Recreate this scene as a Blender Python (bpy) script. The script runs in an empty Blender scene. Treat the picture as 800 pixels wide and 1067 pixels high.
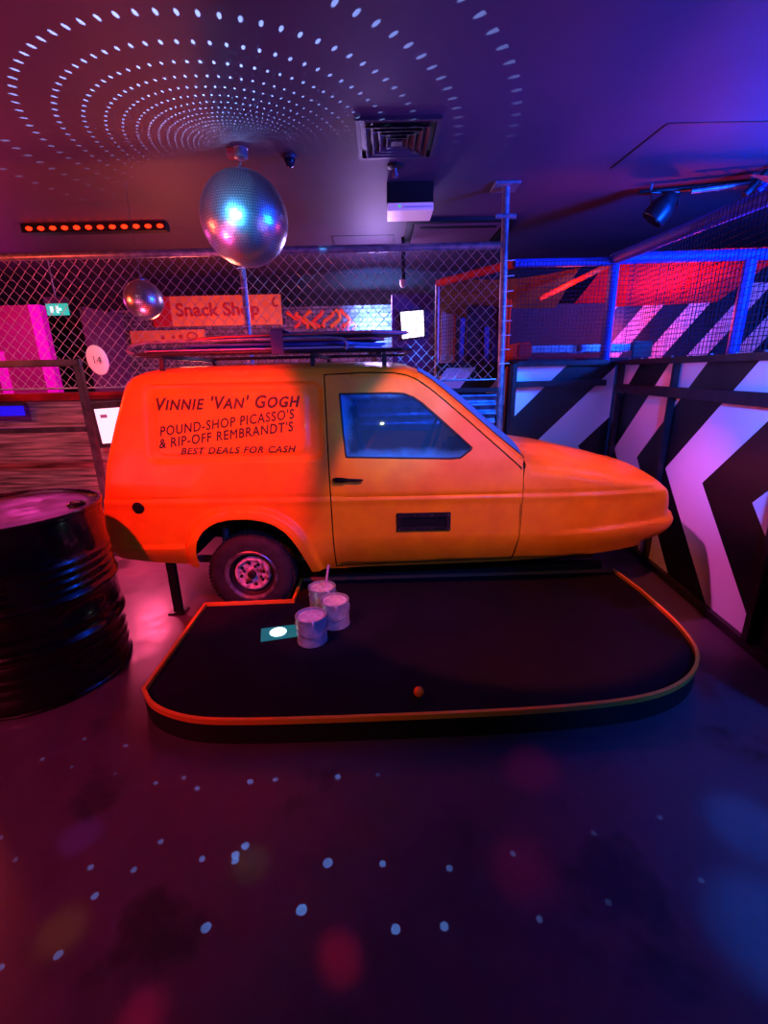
import bpy, bmesh, math, random
import numpy as np
from mathutils import Vector, Matrix
from mathutils.geometry import delaunay_2d_cdt
random.seed(7)
PI = math.pi
S = bpy.context.scene
C = S.collection

# ------------------------------------------------------------------ colour / materials
def lin(c):
    return tuple(((v/255)/12.92 if v/255 <= .04045 else (((v/255)+.055)/1.055)**2.4) for v in c)

def mat(name, rgb, rough=.5, metal=0., rgb2=None, nscale=5., npos=(.4, .6), bump=0., bscale=60., rvar=0.,
        emit=None, estr=0., spec=.5, alpha=1., trans=0., coat=0.):
    m = bpy.data.materials.new(name); m.use_nodes = True
    nt = m.node_tree; N = nt.nodes; L = nt.links
    b = N['Principled BSDF']
    b.inputs['Base Color'].default_value = (*lin(rgb), 1)
    b.inputs['Roughness'].default_value = rough
    b.inputs['Metallic'].default_value = metal
    b.inputs['Specular IOR Level'].default_value = spec
    b.inputs['Alpha'].default_value = alpha
    b.inputs['Transmission Weight'].default_value = trans
    b.inputs['Coat Weight'].default_value = coat
    tc = N.new('ShaderNodeTexCoord')
    if rgb2 is not None or rvar:
        n = N.new('ShaderNodeTexNoise'); n.inputs['Scale'].default_value = nscale; n.inputs['Detail'].default_value = 6
        L.new(tc.outputs['Object'], n.inputs['Vector'])
        mr = N.new('ShaderNodeMapRange'); mr.inputs[1].default_value = npos[0]; mr.inputs[2].default_value = npos[1]
        L.new(n.outputs['Fac'], mr.inputs[0])
        if rgb2 is not None:
            mx = N.new('ShaderNodeMix'); mx.data_type = 'RGBA'
            mx.inputs[6].default_value = (*lin(rgb), 1); mx.inputs[7].default_value = (*lin(rgb2), 1)
            L.new(mr.outputs[0], mx.inputs[0]); L.new(mx.outputs[2], b.inputs['Base Color'])
        if rvar:
            m2 = N.new('ShaderNodeMapRange'); m2.inputs[3].default_value = rough; m2.inputs[4].default_value = min(1, rough+rvar)
            L.new(mr.outputs[0], m2.inputs[0]); L.new(m2.outputs[0], b.inputs['Roughness'])
    if bump:
        n = N.new('ShaderNodeTexNoise'); n.inputs['Scale'].default_value = bscale; n.inputs['Detail'].default_value = 4
        L.new(tc.outputs['Object'], n.inputs['Vector'])
        bp = N.new('ShaderNodeBump'); bp.inputs['Strength'].default_value = bump; bp.inputs['Distance'].default_value = .01
        L.new(n.outputs['Fac'], bp.inputs['Height']); L.new(bp.outputs[0], b.inputs['Normal'])
    if emit is not None:
        b.inputs['Emission Color'].default_value = (*lin(emit), 1); b.inputs['Emission Strength'].default_value = estr
    return m

def math_node(nt, op, a, b=None, c=None):
    n = nt.nodes.new('ShaderNodeMath'); n.operation = op
    for i, v in enumerate((a, b, c)):
        if v is None: continue
        if isinstance(v, (int, float)): n.inputs[i].default_value = v
        else: nt.links.new(v, n.inputs[i])
    return n.outputs[0]

def stripe_mat(name, axis, sgn, zc, zslope, lo, hi, period, absz=True):
    """painted black and white chevrons; axis = world coordinate running along the wall"""
    m = mat(name, (232, 228, 236), .42, bump=.02, bscale=40)
    nt = m.node_tree; N = nt.nodes; L = nt.links
    g = N.new('ShaderNodeNewGeometry'); sx = N.new('ShaderNodeSeparateXYZ'); L.new(g.outputs['Position'], sx.inputs[0])
    z = math_node(nt, 'SUBTRACT', sx.outputs['Z'], zc)
    if absz: z = math_node(nt, 'ABSOLUTE', z)
    s = math_node(nt, 'MULTIPLY_ADD', z, sgn*zslope, sx.outputs[axis])
    f = math_node(nt, 'FLOORED_MODULO', math_node(nt, 'SUBTRACT', s, lo), period)
    w = math_node(nt, 'LESS_THAN', f, hi-lo)
    mx = N.new('ShaderNodeMix'); mx.data_type = 'RGBA'
    mx.inputs[6].default_value = (*lin((14, 12, 18)), 1); mx.inputs[7].default_value = (*lin((232, 228, 236)), 1)
    L.new(w, mx.inputs[0]); L.new(mx.outputs[2], N['Principled BSDF'].inputs['Base Color'])
    return m

M = {}
M['paint'] = mat('van paint', (244, 158, 8), .42, rgb2=(226, 134, 8), nscale=7, npos=(.35, .75), rvar=.15, bump=.03, bscale=90, coat=.15)
M['black'] = mat('satin black', (14, 13, 15), .45)
M['steel_black'] = mat('black painted steel', (34, 28, 34), .38, metal=.3, rgb2=(52, 42, 50), nscale=14)
M['drum'] = mat('drum enamel', (10, 12, 16), .2, metal=.25, rgb2=(18, 16, 22), nscale=8, rvar=.1, coat=.4)
M['drum_top'] = mat('drum lid enamel', (22, 17, 26), .3, metal=.3, rgb2=(40, 29, 44), nscale=9, rvar=.15, bump=.05, bscale=20)
M['rubber'] = mat('tyre rubber', (30, 27, 30), .75, rgb2=(44, 40, 44), nscale=20, bump=.3, bscale=120)
M['rim'] = mat('wheel metal', (176, 172, 170), .35, metal=.8, rgb2=(110, 96, 90), nscale=18)
M['disc_paint'] = mat('pale wheel paint', (206, 186, 188), .45, rgb2=(96, 62, 62), nscale=26, npos=(.45, .62))
M['hub'] = mat('hub dark', (50, 40, 42), .5, metal=.6)
M['letter'] = mat('sign writing', (44, 12, 22), .5)
M['seal'] = mat('door seal', (10, 8, 10), .6)
M['felt'] = mat('black felt', (22, 15, 30), .95, spec=.1, rgb2=(28, 18, 34), nscale=3, bump=.2, bscale=300)
M['plat_side'] = mat('platform side', (16, 12, 20), .6)
M['orange_rim'] = mat('orange edging', (236, 128, 30), .4, rgb2=(222, 140, 50), nscale=6)
M['galv'] = mat('galvanised wire', (190, 178, 170), .4, metal=.5)
M['tube'] = mat('galvanised tube', (150, 150, 165), .38, metal=.55, rgb2=(120, 118, 136), nscale=20)
M['can'] = mat('paint can steel', (170, 172, 184), .35, metal=.35, rgb2=(150, 150, 160), nscale=25)
M['lid'] = mat('paint surface', (216, 196, 206), .5, rgb2=(186, 160, 178), nscale=30)
M['net'] = mat('netting', (30, 34, 66), .8)
M['pad'] = mat('blue padding', (52, 84, 196), .55, rgb2=(44, 70, 180), nscale=12, bump=.1, bscale=25)
M['redfab'] = mat('red canopy fabric', (214, 40, 36), .8, rgb2=(190, 26, 30), nscale=4)
M['yelfab'] = mat('mustard canopy fabric', (150, 110, 40), .85, rgb2=(120, 84, 34), nscale=4)
M['orange'] = mat('orange padding', (236, 96, 30), .6)
M['darkwall'] = mat('dark wall paint', (42, 26, 40), .7, rgb2=(34, 20, 34), nscale=2)
M['ceil'] = mat('ceiling paint', (66, 50, 74), .62, rgb2=(60, 46, 68), nscale=1.5, bump=.06, bscale=8)
M['glass_dark'] = mat('lens', (30, 34, 60), .1, metal=.3)
M['white'] = mat('white plastic', (225, 222, 224), .45)
M['vent'] = mat('vent metal', (62, 50, 66), .5, metal=.2)
M['mag'] = mat('magenta paint', (176, 40, 120), .6)
M['maglight'] = mat('magenta lit strip', (200, 20, 170), .5, emit=(215, 0, 170), estr=.75)

# concrete floor, painted and worn
def floor_mat():
    m = mat('painted concrete floor', (58, 42, 56), .42)
    nt = m.node_tree; N = nt.nodes; L = nt.links; b = N['Principled BSDF']
    g = N.new('ShaderNodeNewGeometry')
    n1 = N.new('ShaderNodeTexNoise'); n1.inputs['Scale'].default_value = 1.7; n1.inputs['Detail'].default_value = 5; n1.inputs['Roughness'].default_value = .55
    n2 = N.new('ShaderNodeTexNoise'); n2.inputs['Scale'].default_value = 7.; n2.inputs['Detail'].default_value = 8; n2.inputs['Roughness'].default_value = .65
    for n in (n1, n2): L.new(g.outputs['Position'], n.inputs['Vector'])
    r1 = N.new('ShaderNodeMapRange'); r1.inputs[1].default_value = .36; r1.inputs[2].default_value = .42
    L.new(n1.outputs['Fac'], r1.inputs[0])
    r2 = N.new('ShaderNodeMapRange'); r2.inputs[1].default_value = .3; r2.inputs[2].default_value = .7
    L.new(n2.outputs['Fac'], r2.inputs[0])
    a = N.new('ShaderNodeMix'); a.data_type = 'RGBA'
    a.inputs[6].default_value = (*lin((70, 52, 68)), 1); a.inputs[7].default_value = (*lin((84, 64, 82)), 1)
    L.new(r2.outputs[0], a.inputs[0])
    c = N.new('ShaderNodeMix'); c.data_type = 'RGBA'; c.inputs[6].default_value = (*lin((44, 33, 44)), 1)
    L.new(r1.outputs[0], c.inputs[0]); L.new(a.outputs[2], c.inputs[7]); L.new(c.outputs[2], b.inputs['Base Color'])
    rr = N.new('ShaderNodeMapRange'); rr.inputs[3].default_value = .33; rr.inputs[4].default_value = .5
    L.new(r2.outputs[0], rr.inputs[0]); L.new(rr.outputs[0], b.inputs['Roughness'])
    bp = N.new('ShaderNodeBump'); bp.inputs['Strength'].default_value = .25; bp.inputs['Distance'].default_value = .006
    L.new(n2.outputs['Fac'], bp.inputs['Height']); L.new(bp.outputs[0], b.inputs['Normal'])
    return m
M['floor'] = floor_mat()

def brick_mat():
    m = mat('painted brick', (96, 76, 100), .7)
    nt = m.node_tree; N = nt.nodes; L = nt.links; b = N['Principled BSDF']
    tc = N.new('ShaderNodeTexCoord'); mp = N.new('ShaderNodeMapping'); mp.inputs['Rotation'].default_value = (PI/2, 0, 0)
    L.new(tc.outputs['Object'], mp.inputs[0])
    br = N.new('ShaderNodeTexBrick'); br.inputs['Scale'].default_value = 4.2; br.inputs['Mortar Size'].default_value = .035
    br.inputs['Color1'].default_value = (*lin((120, 96, 126)), 1); br.inputs['Color2'].default_value = (*lin((84, 62, 90)), 1); br.inputs['Mortar'].default_value = (*lin((44, 32, 50)), 1)
    L.new(mp.outputs[0], br.inputs['Vector']); L.new(br.outputs['Color'], b.inputs['Base Color'])
    return m
M['brick'] = brick_mat()

def wood_mat():
    m = mat('weathered planks', (110, 82, 84), .65)
    nt = m.node_tree; N = nt.nodes; L = nt.links; b = N['Principled BSDF']
    tc = N.new('ShaderNodeTexCoord'); mp = N.new('ShaderNodeMapping'); mp.inputs['Scale'].default_value = (1.2, 1, 22)
    L.new(tc.outputs['Object'], mp.inputs[0])
    n = N.new('ShaderNodeTexNoise'); n.inputs['Scale'].default_value = 2.2; n.inputs['Detail'].default_value = 7
    L.new(mp.outputs[0], n.inputs['Vector'])
    cr = N.new('ShaderNodeValToRGB'); cr.color_ramp.elements[0].position = .35; cr.color_ramp.elements[0].color = (*lin((52, 34, 38)), 1)
    cr.color_ramp.elements[1].position = .68; cr.color_ramp.elements[1].color = (*lin((138, 104, 108)), 1)
    L.new(n.outputs['Fac'], cr.inputs[0]); L.new(cr.outputs[0], b.inputs['Base Color'])
    return m
M['wood'] = wood_mat()
M['corr'] = mat('corrugated steel', (120, 130, 160), .4, metal=.5, rgb2=(80, 88, 116), nscale=10)
M['mirror'] = mat('mirror tiles', (232, 238, 245), .3, metal=1.)

# ------------------------------------------------------------------ mesh builder
class MB:
    def __init__(s): s.v = []; s.f = []
    def add(s, vs, fs):
        o = len(s.v); s.v += [tuple(v) for v in vs]; s.f += [tuple(i+o for i in f) for f in fs]; return s
    def box(s, x0, x1, y0, y1, z0, z1, mtx=None):
        vs = [Vector(p) for p in ((x0,y0,z0),(x1,y0,z0),(x1,y1,z0),(x0,y1,z0),(x0,y0,z1),(x1,y0,z1),(x1,y1,z1),(x0,y1,z1))]
        if mtx: vs = [mtx @ v for v in vs]
        return s.add(vs, [(0,3,2,1),(4,5,6,7),(0,1,5,4),(1,2,6,5),(2,3,7,6),(3,0,4,7)])
    def tube(s, pts, r, n=8, closed=False, square=False, cap=True):
        pts = [Vector(p) for p in pts]; k = len(pts); rings = []
        up = None
        rr = r if isinstance(r, (list, tuple)) else [r]*k
        for i, p in enumerate(pts):
            a = pts[i-1] if (i > 0 or closed) else None
            b = pts[(i+1) % k] if (i < k-1 or closed) else None
            d1 = (p-a).normalized() if a is not None else None
            d2 = (b-p).normalized() if b is not None else None
            t = (d1+d2).normalized() if (d1 and d2 and (d1+d2).length > 1e-6) else (d1 or d2)
            sc = 1/max(.5, t.dot(d1)) if (d1 and d2) else 1
            if up is None:
                up = Vector((0,0,1)) if abs(t.z) < .9 else Vector((0,1,0))
            x = t.cross(up).normalized(); up = x.cross(t).normalized()
            ring = []
            for j in range(n):
                an = 2*PI*j/n + (PI/4 if square else 0)
                q = r*1.4142 if False else rr[i]*(1.4142 if square else 1)
                ring.append(p + x*math.cos(an)*q*(sc if square else 1) + up*math.sin(an)*q)
            rings.append(ring)
        vs = [v for g in rings for v in g]; fs = []
        m = k if closed else k-1
        for i in range(m):
            for j in range(n):
                a = i*n+j; b = i*n+(j+1) % n; c = ((i+1) % k)*n+(j+1) % n; d = ((i+1) % k)*n+j
                fs.append((a, b, c, d))
        if not closed and cap:
            fs.append(tuple(reversed(range(n)))); fs.append(tuple((k-1)*n+j for j in range(n)))
        return s.add(vs, fs)
    def bar(s, a, b, w, h=None, up=(0,0,1)):
        """square bar from a to b"""
        a, b = Vector(a), Vector(b); h = h or w
        t = (b-a).normalized(); up = Vector(up)
        if abs(t.dot(up)) > .95: up = Vector((0,1,0))
        x = t.cross(up).normalized(); u = x.cross(t)
        vs = []
        for p in (a, b):
            for sx, su in ((-1,-1),(1,-1),(1,1),(-1,1)): vs.append(p + x*sx*w/2 + u*su*h/2)
        return s.add(vs, [(0,1,2,3),(7,6,5,4),(0,4,5,1),(1,5,6,2),(2,6,7,3),(3,7,4,0)])
    def lathe(s, prof, c=(0,0,0), n=32, mtx=None, cap0=True, cap1=True):
        """prof list of (r,z) from bottom to top"""
        vs = []; k = len(prof)
        for r, z in prof:
            for j in range(n):
                a = 2*PI*j/n; v = Vector((r*math.cos(a), r*math.sin(a), z))
                if mtx: v = mtx @ v
                vs.append(v+Vector(c))
        fs = []
        for i in range(k-1):
            for j in range(n):
                fs.append((i*n+j, i*n+(j+1) % n, (i+1)*n+(j+1) % n, (i+1)*n+j))
        if cap0: fs.append(tuple(reversed(range(n))))
        if cap1: fs.append(tuple((k-1)*n+j for j in range(n)))
        return s.add(vs, fs)
    def prism(s, poly, z0, z1):
        n = len(poly)
        vs = [(x, y, z0) for x, y in poly]+[(x, y, z1) for x, y in poly]
        fs = [tuple(reversed(range(n))), tuple(range(n, 2*n))]+[(i, (i+1) % n, n+(i+1) % n, n+i) for i in range(n)]
        return s.add(vs, fs)
    def grid(s, rows):
        k = len(rows); n = len(rows[0])
        return s.add([p for r in rows for p in r], [(i*n+j, i*n+j+1, (i+1)*n+j+1, (i+1)*n+j) for i in range(k-1) for j in range(n-1)])

def wloc(o):
    l = Vector((0,0,0))
    while o: l = l+o.location; o = o.parent
    return l
def base_of(vs):
    v = np.array(vs); a = v.min(0); b = v.max(0)
    return Vector(((a[0]+b[0])/2, (a[1]+b[1])/2, a[2]))
def mk(name, mb, m, parent=None, smooth=False, bevel=0., recalc=True, label=None):
    org = wloc(parent) if parent else base_of(mb.v)
    me = bpy.data.meshes.new(name)
    me.from_pydata([tuple(Vector(v)-org) for v in mb.v], [], mb.f); me.update()
    bm = bmesh.new(); bm.from_mesh(me)
    if recalc: bmesh.ops.recalc_face_normals(bm, faces=bm.faces)
    if bevel:
        ed = [e for e in bm.edges if len(e.link_faces) == 2 and e.calc_face_angle(0) > .6]
        bmesh.ops.bevel(bm, geom=ed, offset=bevel, segments=2, affect='EDGES', clamp_overlap=True)
    bm.to_mesh(me); bm.free()
    if smooth:
        for p in me.polygons: p.use_smooth = True
        try: me.set_sharp_from_angle(angle=math.radians(smooth if smooth is not True else 40))
        except Exception: pass
    o = bpy.data.objects.new(name, me); C.objects.link(o)
    me.materials.append(M[m] if isinstance(m, str) else m)
    if parent: o.parent = parent
    else: o.location = org
    if label: o['label'] = label
    return o
def tag(o, label, cat, group=None, kind=None):
    o['label'] = label; o['category'] = cat
    if group: o['group'] = group
    if kind: o['kind'] = kind
    return o
def thing(name, label, cat, loc, group=None):
    o = bpy.data.objects.new(name, None); o.empty_display_size = .1; C.objects.link(o); o.location = loc
    return tag(o, label, cat, group)
def struct(name, mb, m, **k):
    o = mk(name, mb, m, **k); o['kind'] = 'structure'; return o
def copy_tree(o, parent=None):
    c = o.copy(); C.objects.link(c); c.parent = parent
    for ch in list(o.children): copy_tree(ch, c)
    return c
def B(*a): return MB().box(*a)

# ------------------------------------------------------------------ camera
H = 1.45
cam = bpy.data.cameras.new('camera'); co = bpy.data.objects.new('camera', cam); C.objects.link(co)
cam.sensor_fit = 'VERTICAL'; cam.sensor_height = 36; cam.lens = 36*470/1067; cam.clip_start = .05
p = math.radians(17.2); r = math.radians(1.2)
co.matrix_world = Matrix.Translation((0, 0, H)) @ Matrix.Rotation(PI/2-p, 4, 'X') @ Matrix.Rotation(-r, 4, 'Z')
S.camera = co

# ------------------------------------------------------------------ room shell
ZC = 2.85
struct('floor', B(-6.2, 5.2, -2.6, 7.5, -.1, 0), 'floor')
struct('ceiling', B(-6.2, 5.2, -2.6, 7.5, ZC, ZC+.1), 'ceil')
struct('wall_back', B(-6.2, 5.2, 7.4, 7.5, 0, ZC), 'darkwall')
struct('wall_left', B(-6.2, -6.1, -2.6, 7.4, 0, ZC), 'darkwall')
struct('wall_right', B(5.1, 5.2, -2.6, 7.4, 0, ZC), 'darkwall')
struct('wall_front', B(-6.1, 5.1, -2.6, -2.5, 0, ZC), 'darkwall')
# joints of the ceiling boards
jt = [((1.72, 3.9), (1.76, 3.28)), ((1.76, 3.28), (2.95, 3.28)), ((2.95, 3.28), (2.95, 2.6)), ((-.5, 5.47), (.17, 5.48)), ((-.5, 5.47), (-.5, 5.9)), ((.17, 5.48), (.17, 5.9))]
for i, (a, b) in enumerate(jt):
    struct('trim_%d' % (i+1), MB().bar((*a, ZC-.002), (*b, ZC-.002), .014, .004), 'black')

# ------------------------------------------------------------------ the striped panels right
M['strA'] = stripe_mat('chevron side panel', 'Y', 1, .75, 1, 2.735, 3.18, .89)
M['strB'] = stripe_mat('chevron end panel', 'X', -1, .76, 1, 1.37, 1.81, .89)
M['strC'] = stripe_mat('diagonal stripe wall', 'X', -1, 0., .8, 1.73, 1.95, .5, absz=False)
def wx(y): return 2.02+.083*(y-3.08)
def wallq(y0, y1, z0, z1, off0, off1):
    mb = MB(); mb.prism([(wx(y0)-off0, y0), (wx(y0)+off1, y0), (wx(y1)+off1, y1), (wx(y1)-off0, y1)], z0, z1); return mb
tag(mk('striped_panel', wallq(1.2, 4.17, .0, 1.5, 0, .04), 'strA'), 'long low wall panel painted with black and white chevrons beside the nose of the van', 'panel')
tag(mk('striped_panel', B(1.19, 2.07, 4.17, 4.21, .0, 1.5), 'strB'), 'short chevron painted panel standing directly behind the bonnet of the van', 'panel')
fr = thing('panel_frame', 'dark brown steel frame with rails and posts standing against the chevron painted panels', 'frame', (2.0, 3.2, 0))
mk('top_rail', wallq(1.2, 4.15, 1.47, 1.51, .06, -.002), 'steel_black', fr, bevel=.004)
mk('rail', wallq(1.2, 4.12, 1.245, 1.315, .055, -.015), 'steel_black', fr, bevel=.006)
for yy, w in ((4.08, .06), (3.2, .03), (2.07, .05)):
    mk('post', wallq(yy-w/2, yy+w/2, .05, 1.47, .05, -.004), 'steel_black', fr, bevel=.005)
mk('bottom_rail', wallq(1.2, 4.1, 0, .05, .04, -.002), 'steel_black', fr, bevel=.004)
mk('end_post', B(1.145, 1.185, 4.1, 4.2, 0, 1.5), 'steel_black', fr, bevel=.004)
mk('end_rail', B(1.19, 1.98, 4.11, 4.165, 1.30, 1.35), 'steel_black', fr, bevel=.004)
mk('end_top_rail', B(1.19, 1.98, 4.11, 4.165, 1.475, 1.515), 'steel_black', fr, bevel=.004)
for k in range(12):
    yy = 1.5+k*.22
    m_ = MB().lathe([(.008, 0), (.008, .006), (.004, .01)], (wx(yy)-.035, yy, 1.51), 8); mk('bolt', m_, 'tube', fr)

# ------------------------------------------------------------------ netted play cage
cg = thing('play_cage', 'blue padded play cage with square netting standing above the chevron painted panels', 'cage', (2.0, 4.3, 0))
R_ = .04
mk('corner_post', MB().tube([(2.03, 4.27, 0), (2.0, 4.27, 2.36)], .042, 14), 'pad', cg, smooth=True)
mk('rear_post', MB().tube([(3.14, 4.25, 0), (3.14, 4.25, 2.36)], .05, 14), 'pad', cg, smooth=True)
mk('cross_beam', MB().tube([(1.98, 4.27, 2.33), (3.9, 4.2, 2.33)], .045, 14), 'pad', cg, smooth=True)
mk('side_beam', MB().tube([(2.0, 4.25, 2.33), (2.16, 2.8, 2.33), (2.25, 1.4, 2.33)], .045, 14), 'pad', cg, smooth=True)
mk('left_beam', MB().tube([(2.0, 4.27, 2.31), (1.15, 4.27, 2.31)], .035, 12), 'pad', cg, smooth=True)
mk('return_beam', MB().tube([(1.15, 4.27, 2.31), (.60, 5.1, 2.31)], .035, 12), 'redfab', cg, smooth=True)
mk('return_post', MB().tube([(.60, 5.1, 0), (.60, 5.1, 2.31)], .025, 12), 'tube', cg, smooth=True)
def net(x0, y0, x1, y1, z0, z1, sp, r=.0022, slope=0):
    mb = MB(); L_ = math.hypot(x1-x0, y1-y0); n = int(L_/sp)
    for i in range(n+1):
        t = i/n; mb.tube([(x0+(x1-x0)*t, y0+(y1-y0)*t, z0), (x0+(x1-x0)*t, y0+(y1-y0)*t, z1)], r, 3, cap=False)
    m_ = int((z1-z0)/sp)
    for j in range(m_+1):
        z = z0+(z1-z0)*j/m_; mb.tube([(x0, y0, z), (x1, y1, z)], r, 3, cap=False)
    return mb
mk('side_net', net(wx(1.6)+.03, 1.6, wx(4.2)+.0, 4.2, 1.52, 2.33, .036), 'net', cg)
mk('end_net', net(1.18, 4.22, 2.0, 4.22, 1.52, 2.31, .032), 'net', cg)
mk('rear_net', net(.62, 5.05, 1.13, 4.3, 1.55, 2.29, .034), 'net', cg)
mk('cross_net', net(2.08, 4.3, 3.9, 4.25, 1.4, 2.31, .036), 'net', cg)
tag(mk('canopy_sheet', MB().grid([[(2.1+1.6*i/12, 4.5+.9*j/8, 2.42-.34*j/8-.05*math.sin(PI*i/12)*math.sin(PI*j/8)+.03*i/12) for i in range(13)] for j in range(9)]), 'redfab', smooth=True), 'sloping red fabric canopy inside the netted cage above the diagonal stripes', 'canopy')
tag(mk('canopy_sheet', MB().grid([[(2.25+.13*j+1.8*i/12, 3.2+.11*j, 2.55+.018*j-.04*math.sin(PI*i/12)) for i in range(13)] for j in range(9)]), 'redfab', smooth=True), 'red fabric sheet over the blue top beam, close under the ceiling lights', 'canopy')
tag(mk('canopy_sheet', MB().grid([[(1.9-1.25*i/12, 4.75+.6*j/8+.3*i/12, 2.36-.30*j/8-.06*math.sin(PI*i/12)) for i in range(13)] for j in range(9)]), 'yelfab', smooth=True), 'mustard coloured netted canopy sagging between the two steel posts', 'canopy')
tag(mk('padded_bar', MB().tube([(1.50, 4.62, 2.08), (2.06, 4.50, 2.33)], .024, 12), 'orange', smooth=True), 'thin orange padded bar slanting under the mustard canopy', 'bar')
tag(mk('partition_wall', B(.95, 2.55, 5.3, 5.38, 0, 2.12), 'darkwall'), 'plain dark partition behind the netting left of the blue corner post', 'partition')
tag(mk('striped_partition', B(2.6, 4.9, 5.4, 5.48, 0, 2.3), 'strC'), 'partition with diagonal black and white stripes seen through the cage netting', 'partition')
ld = thing('ladder', 'pale metal ladder lying level behind the netting, left of the blue corner post', 'ladder', (1.9, 4.55, 1.52))
mk('side_rail', B(1.34, 2.5, 4.5, 4.53, 1.60, 1.66), 'tube', ld, bevel=.004)
mk('side_rail', B(1.34, 2.5, 4.83, 4.86, 1.60, 1.66), 'tube', ld, bevel=.004)
for k in range(5): mk('rung', MB().tube([(1.46+k*.23, 4.53, 1.63), (1.46+k*.23, 4.83, 1.63)], .014, 8), 'tube', ld, smooth=True)
mk('end_pad', B(1.28, 1.42, 4.47, 4.89, 1.55, 1.69), 'redfab', ld, bevel=.02)
mk('end_block', B(2.36, 2.54, 4.46, 4.495, 1.54, 1.68), 'black', ld, bevel=.008)
tag(mk('shelf_box', B(1.36, 2.52, 4.45, 4.9, .0, 1.54), 'darkwall', bevel=.01), 'dark boxed ledge behind the netting that carries the ladder', 'ledge')

# slim columns beyond the fence
for i, (x0, x1, y, nm, lb) in enumerate(((.70, .845, 5.55, 'white', 'pale pink lit column, leftmost of the slim columns right of the screen'),
                                   (1.0, 1.12, 5.5, 'white', 'pale column in the middle of the slim columns right of the screen'),
                                   (1.32, 1.36, 5.15, 'orange', 'thin orange edged column just left of the tall flanged post'))):
    q = thing('slim_column', lb, 'column', ((x0+x1)/2, y+.05, 0), 'slim columns behind the wire fence')
    mk('shaft', B(x0, x1, y, y+.1, 0, 2.17), nm, q, bevel=.004)
    mk('edge_strip', B(x1+.002, x1+.018, y-.01, y+.1, .05, 2.15), 'orange', q, bevel=.003)
for i, (x, y, h_, t) in enumerate(((.90, 5.3, 2.0, -.02), (1.13, 5.25, 1.9, .05), (1.2, 5.3, 1.88, .10))):
    tag(mk('hanging_strip', MB().bar((x+.05*i/2, y, h_), (x+.0+t, y-.02, 1.1), .05, .015), 'pad', bevel=.004),
        ('blue strip hanging between the two pale columns', 'blue strip hanging right beside the middle pale column', 'blue strip hanging nearest the tall flanged post')[i], 'strip', 'blue strips behind the wire fence')
bn = thing('small_counter', 'small dark counter with striped front below the slim columns behind the fence', 'counter', (1.0, 4.95, 0))
mk('counter_front', B(.62, 1.3, 4.9, 5.0, 0, 1.48), stripe_mat('counter stripes', 'X', -1, 0., .8, .12, .42, .62, False), bn, bevel=.004)
mk('counter_top', B(.58, 1.34, 4.86, 5.06, 1.482, 1.53), 'steel_black', bn, bevel=.005)

# ------------------------------------------------------------------ chain link fence
FY = 4.17
def chainlink(x0, x1, z0, z1, p=.0455, r=.0028):
    mb = MB(); n = int((x1-x0)/p); rows = int((z1-z0)/p)
    for c in range(n+1):
        pts = []
        for j in range(rows+1):
            sx = p/2*(1 if ((j+c) % 2) else -1)
            bx = (1 if j % 2 else -1)
            pts.append((x0+c*p+sx*1.04, FY+(r*.9)*bx, z0+j*(z1-z0)/rows))
        mb.tube(pts, r, 4, cap=False)
    return mb
fn = thing('wire_fence', 'chain link fence with tubular top rail running behind the van', 'fence', (-1.2, FY, 0))
mk('wire_mesh', chainlink(-3.9, .97, 1.37, 2.40), 'galv', fn)
mk('top_rail', MB().tube([(-4.2, FY, 2.41), (.992, FY, 2.425)], .03, 14), 'tube', fn, smooth=True)
mk('bottom_wire', MB().tube([(-4.2, FY, 1.37), (1.02, FY, 1.37)], .008, 8), 'tube', fn, smooth=True)
mk('post', MB().tube([(-1.15, FY+.04, 0), (-1.14, FY+.04, 2.41)], .026, 14), 'tube', fn, smooth=True)
for k in range(6):
    mk('tie', MB().tube([(-1.178, FY+.012, 1.55+k*.15), (-1.115, FY+.012, 1.552+k*.15)], .004, 5), 'white', fn)
ps = thing('flanged_post', 'tall steel post with square ceiling flange at the end of the wire fence', 'post', (1.04, FY+.02, 0))
mk('tube', MB().tube([(1.10, FY+.01, 0), (1.025, FY+.01, 2.84)], .03, 16), 'tube', ps, smooth=True)
mk('flange', B(.92, 1.12, FY-.08, FY+.12, 2.832, 2.85), 'tube', ps, bevel=.003)
mk('cross_fitting', MB().tube([(.95, FY-.01, 2.63), (1.11, FY-.01, 2.63)], .018, 10), 'tube', ps, smooth=True)
for k in range(8):
    z = 1.5+k*.115; mk('tie', MB().tube([(1.035, FY-.03, z), (1.12, FY-.03, z+.004)], .004, 5), 'white', ps)
sg = thing('number_disc', 'round white disc marked 14 hanging on the left of the wire fence', 'sign', (-2.435, FY-.03, 1.50))
mk('disc', MB().lathe([(.118, -.006), (.122, -.003), (.122, .003), (.118, .006)], (-2.44, FY-.055, 1.60), 40, mtx=Matrix.Rotation(-.35, 4, 'Z') @ Matrix.Rotation(PI/2+.12, 4, 'X')), 'white', sg, smooth=True)

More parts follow.
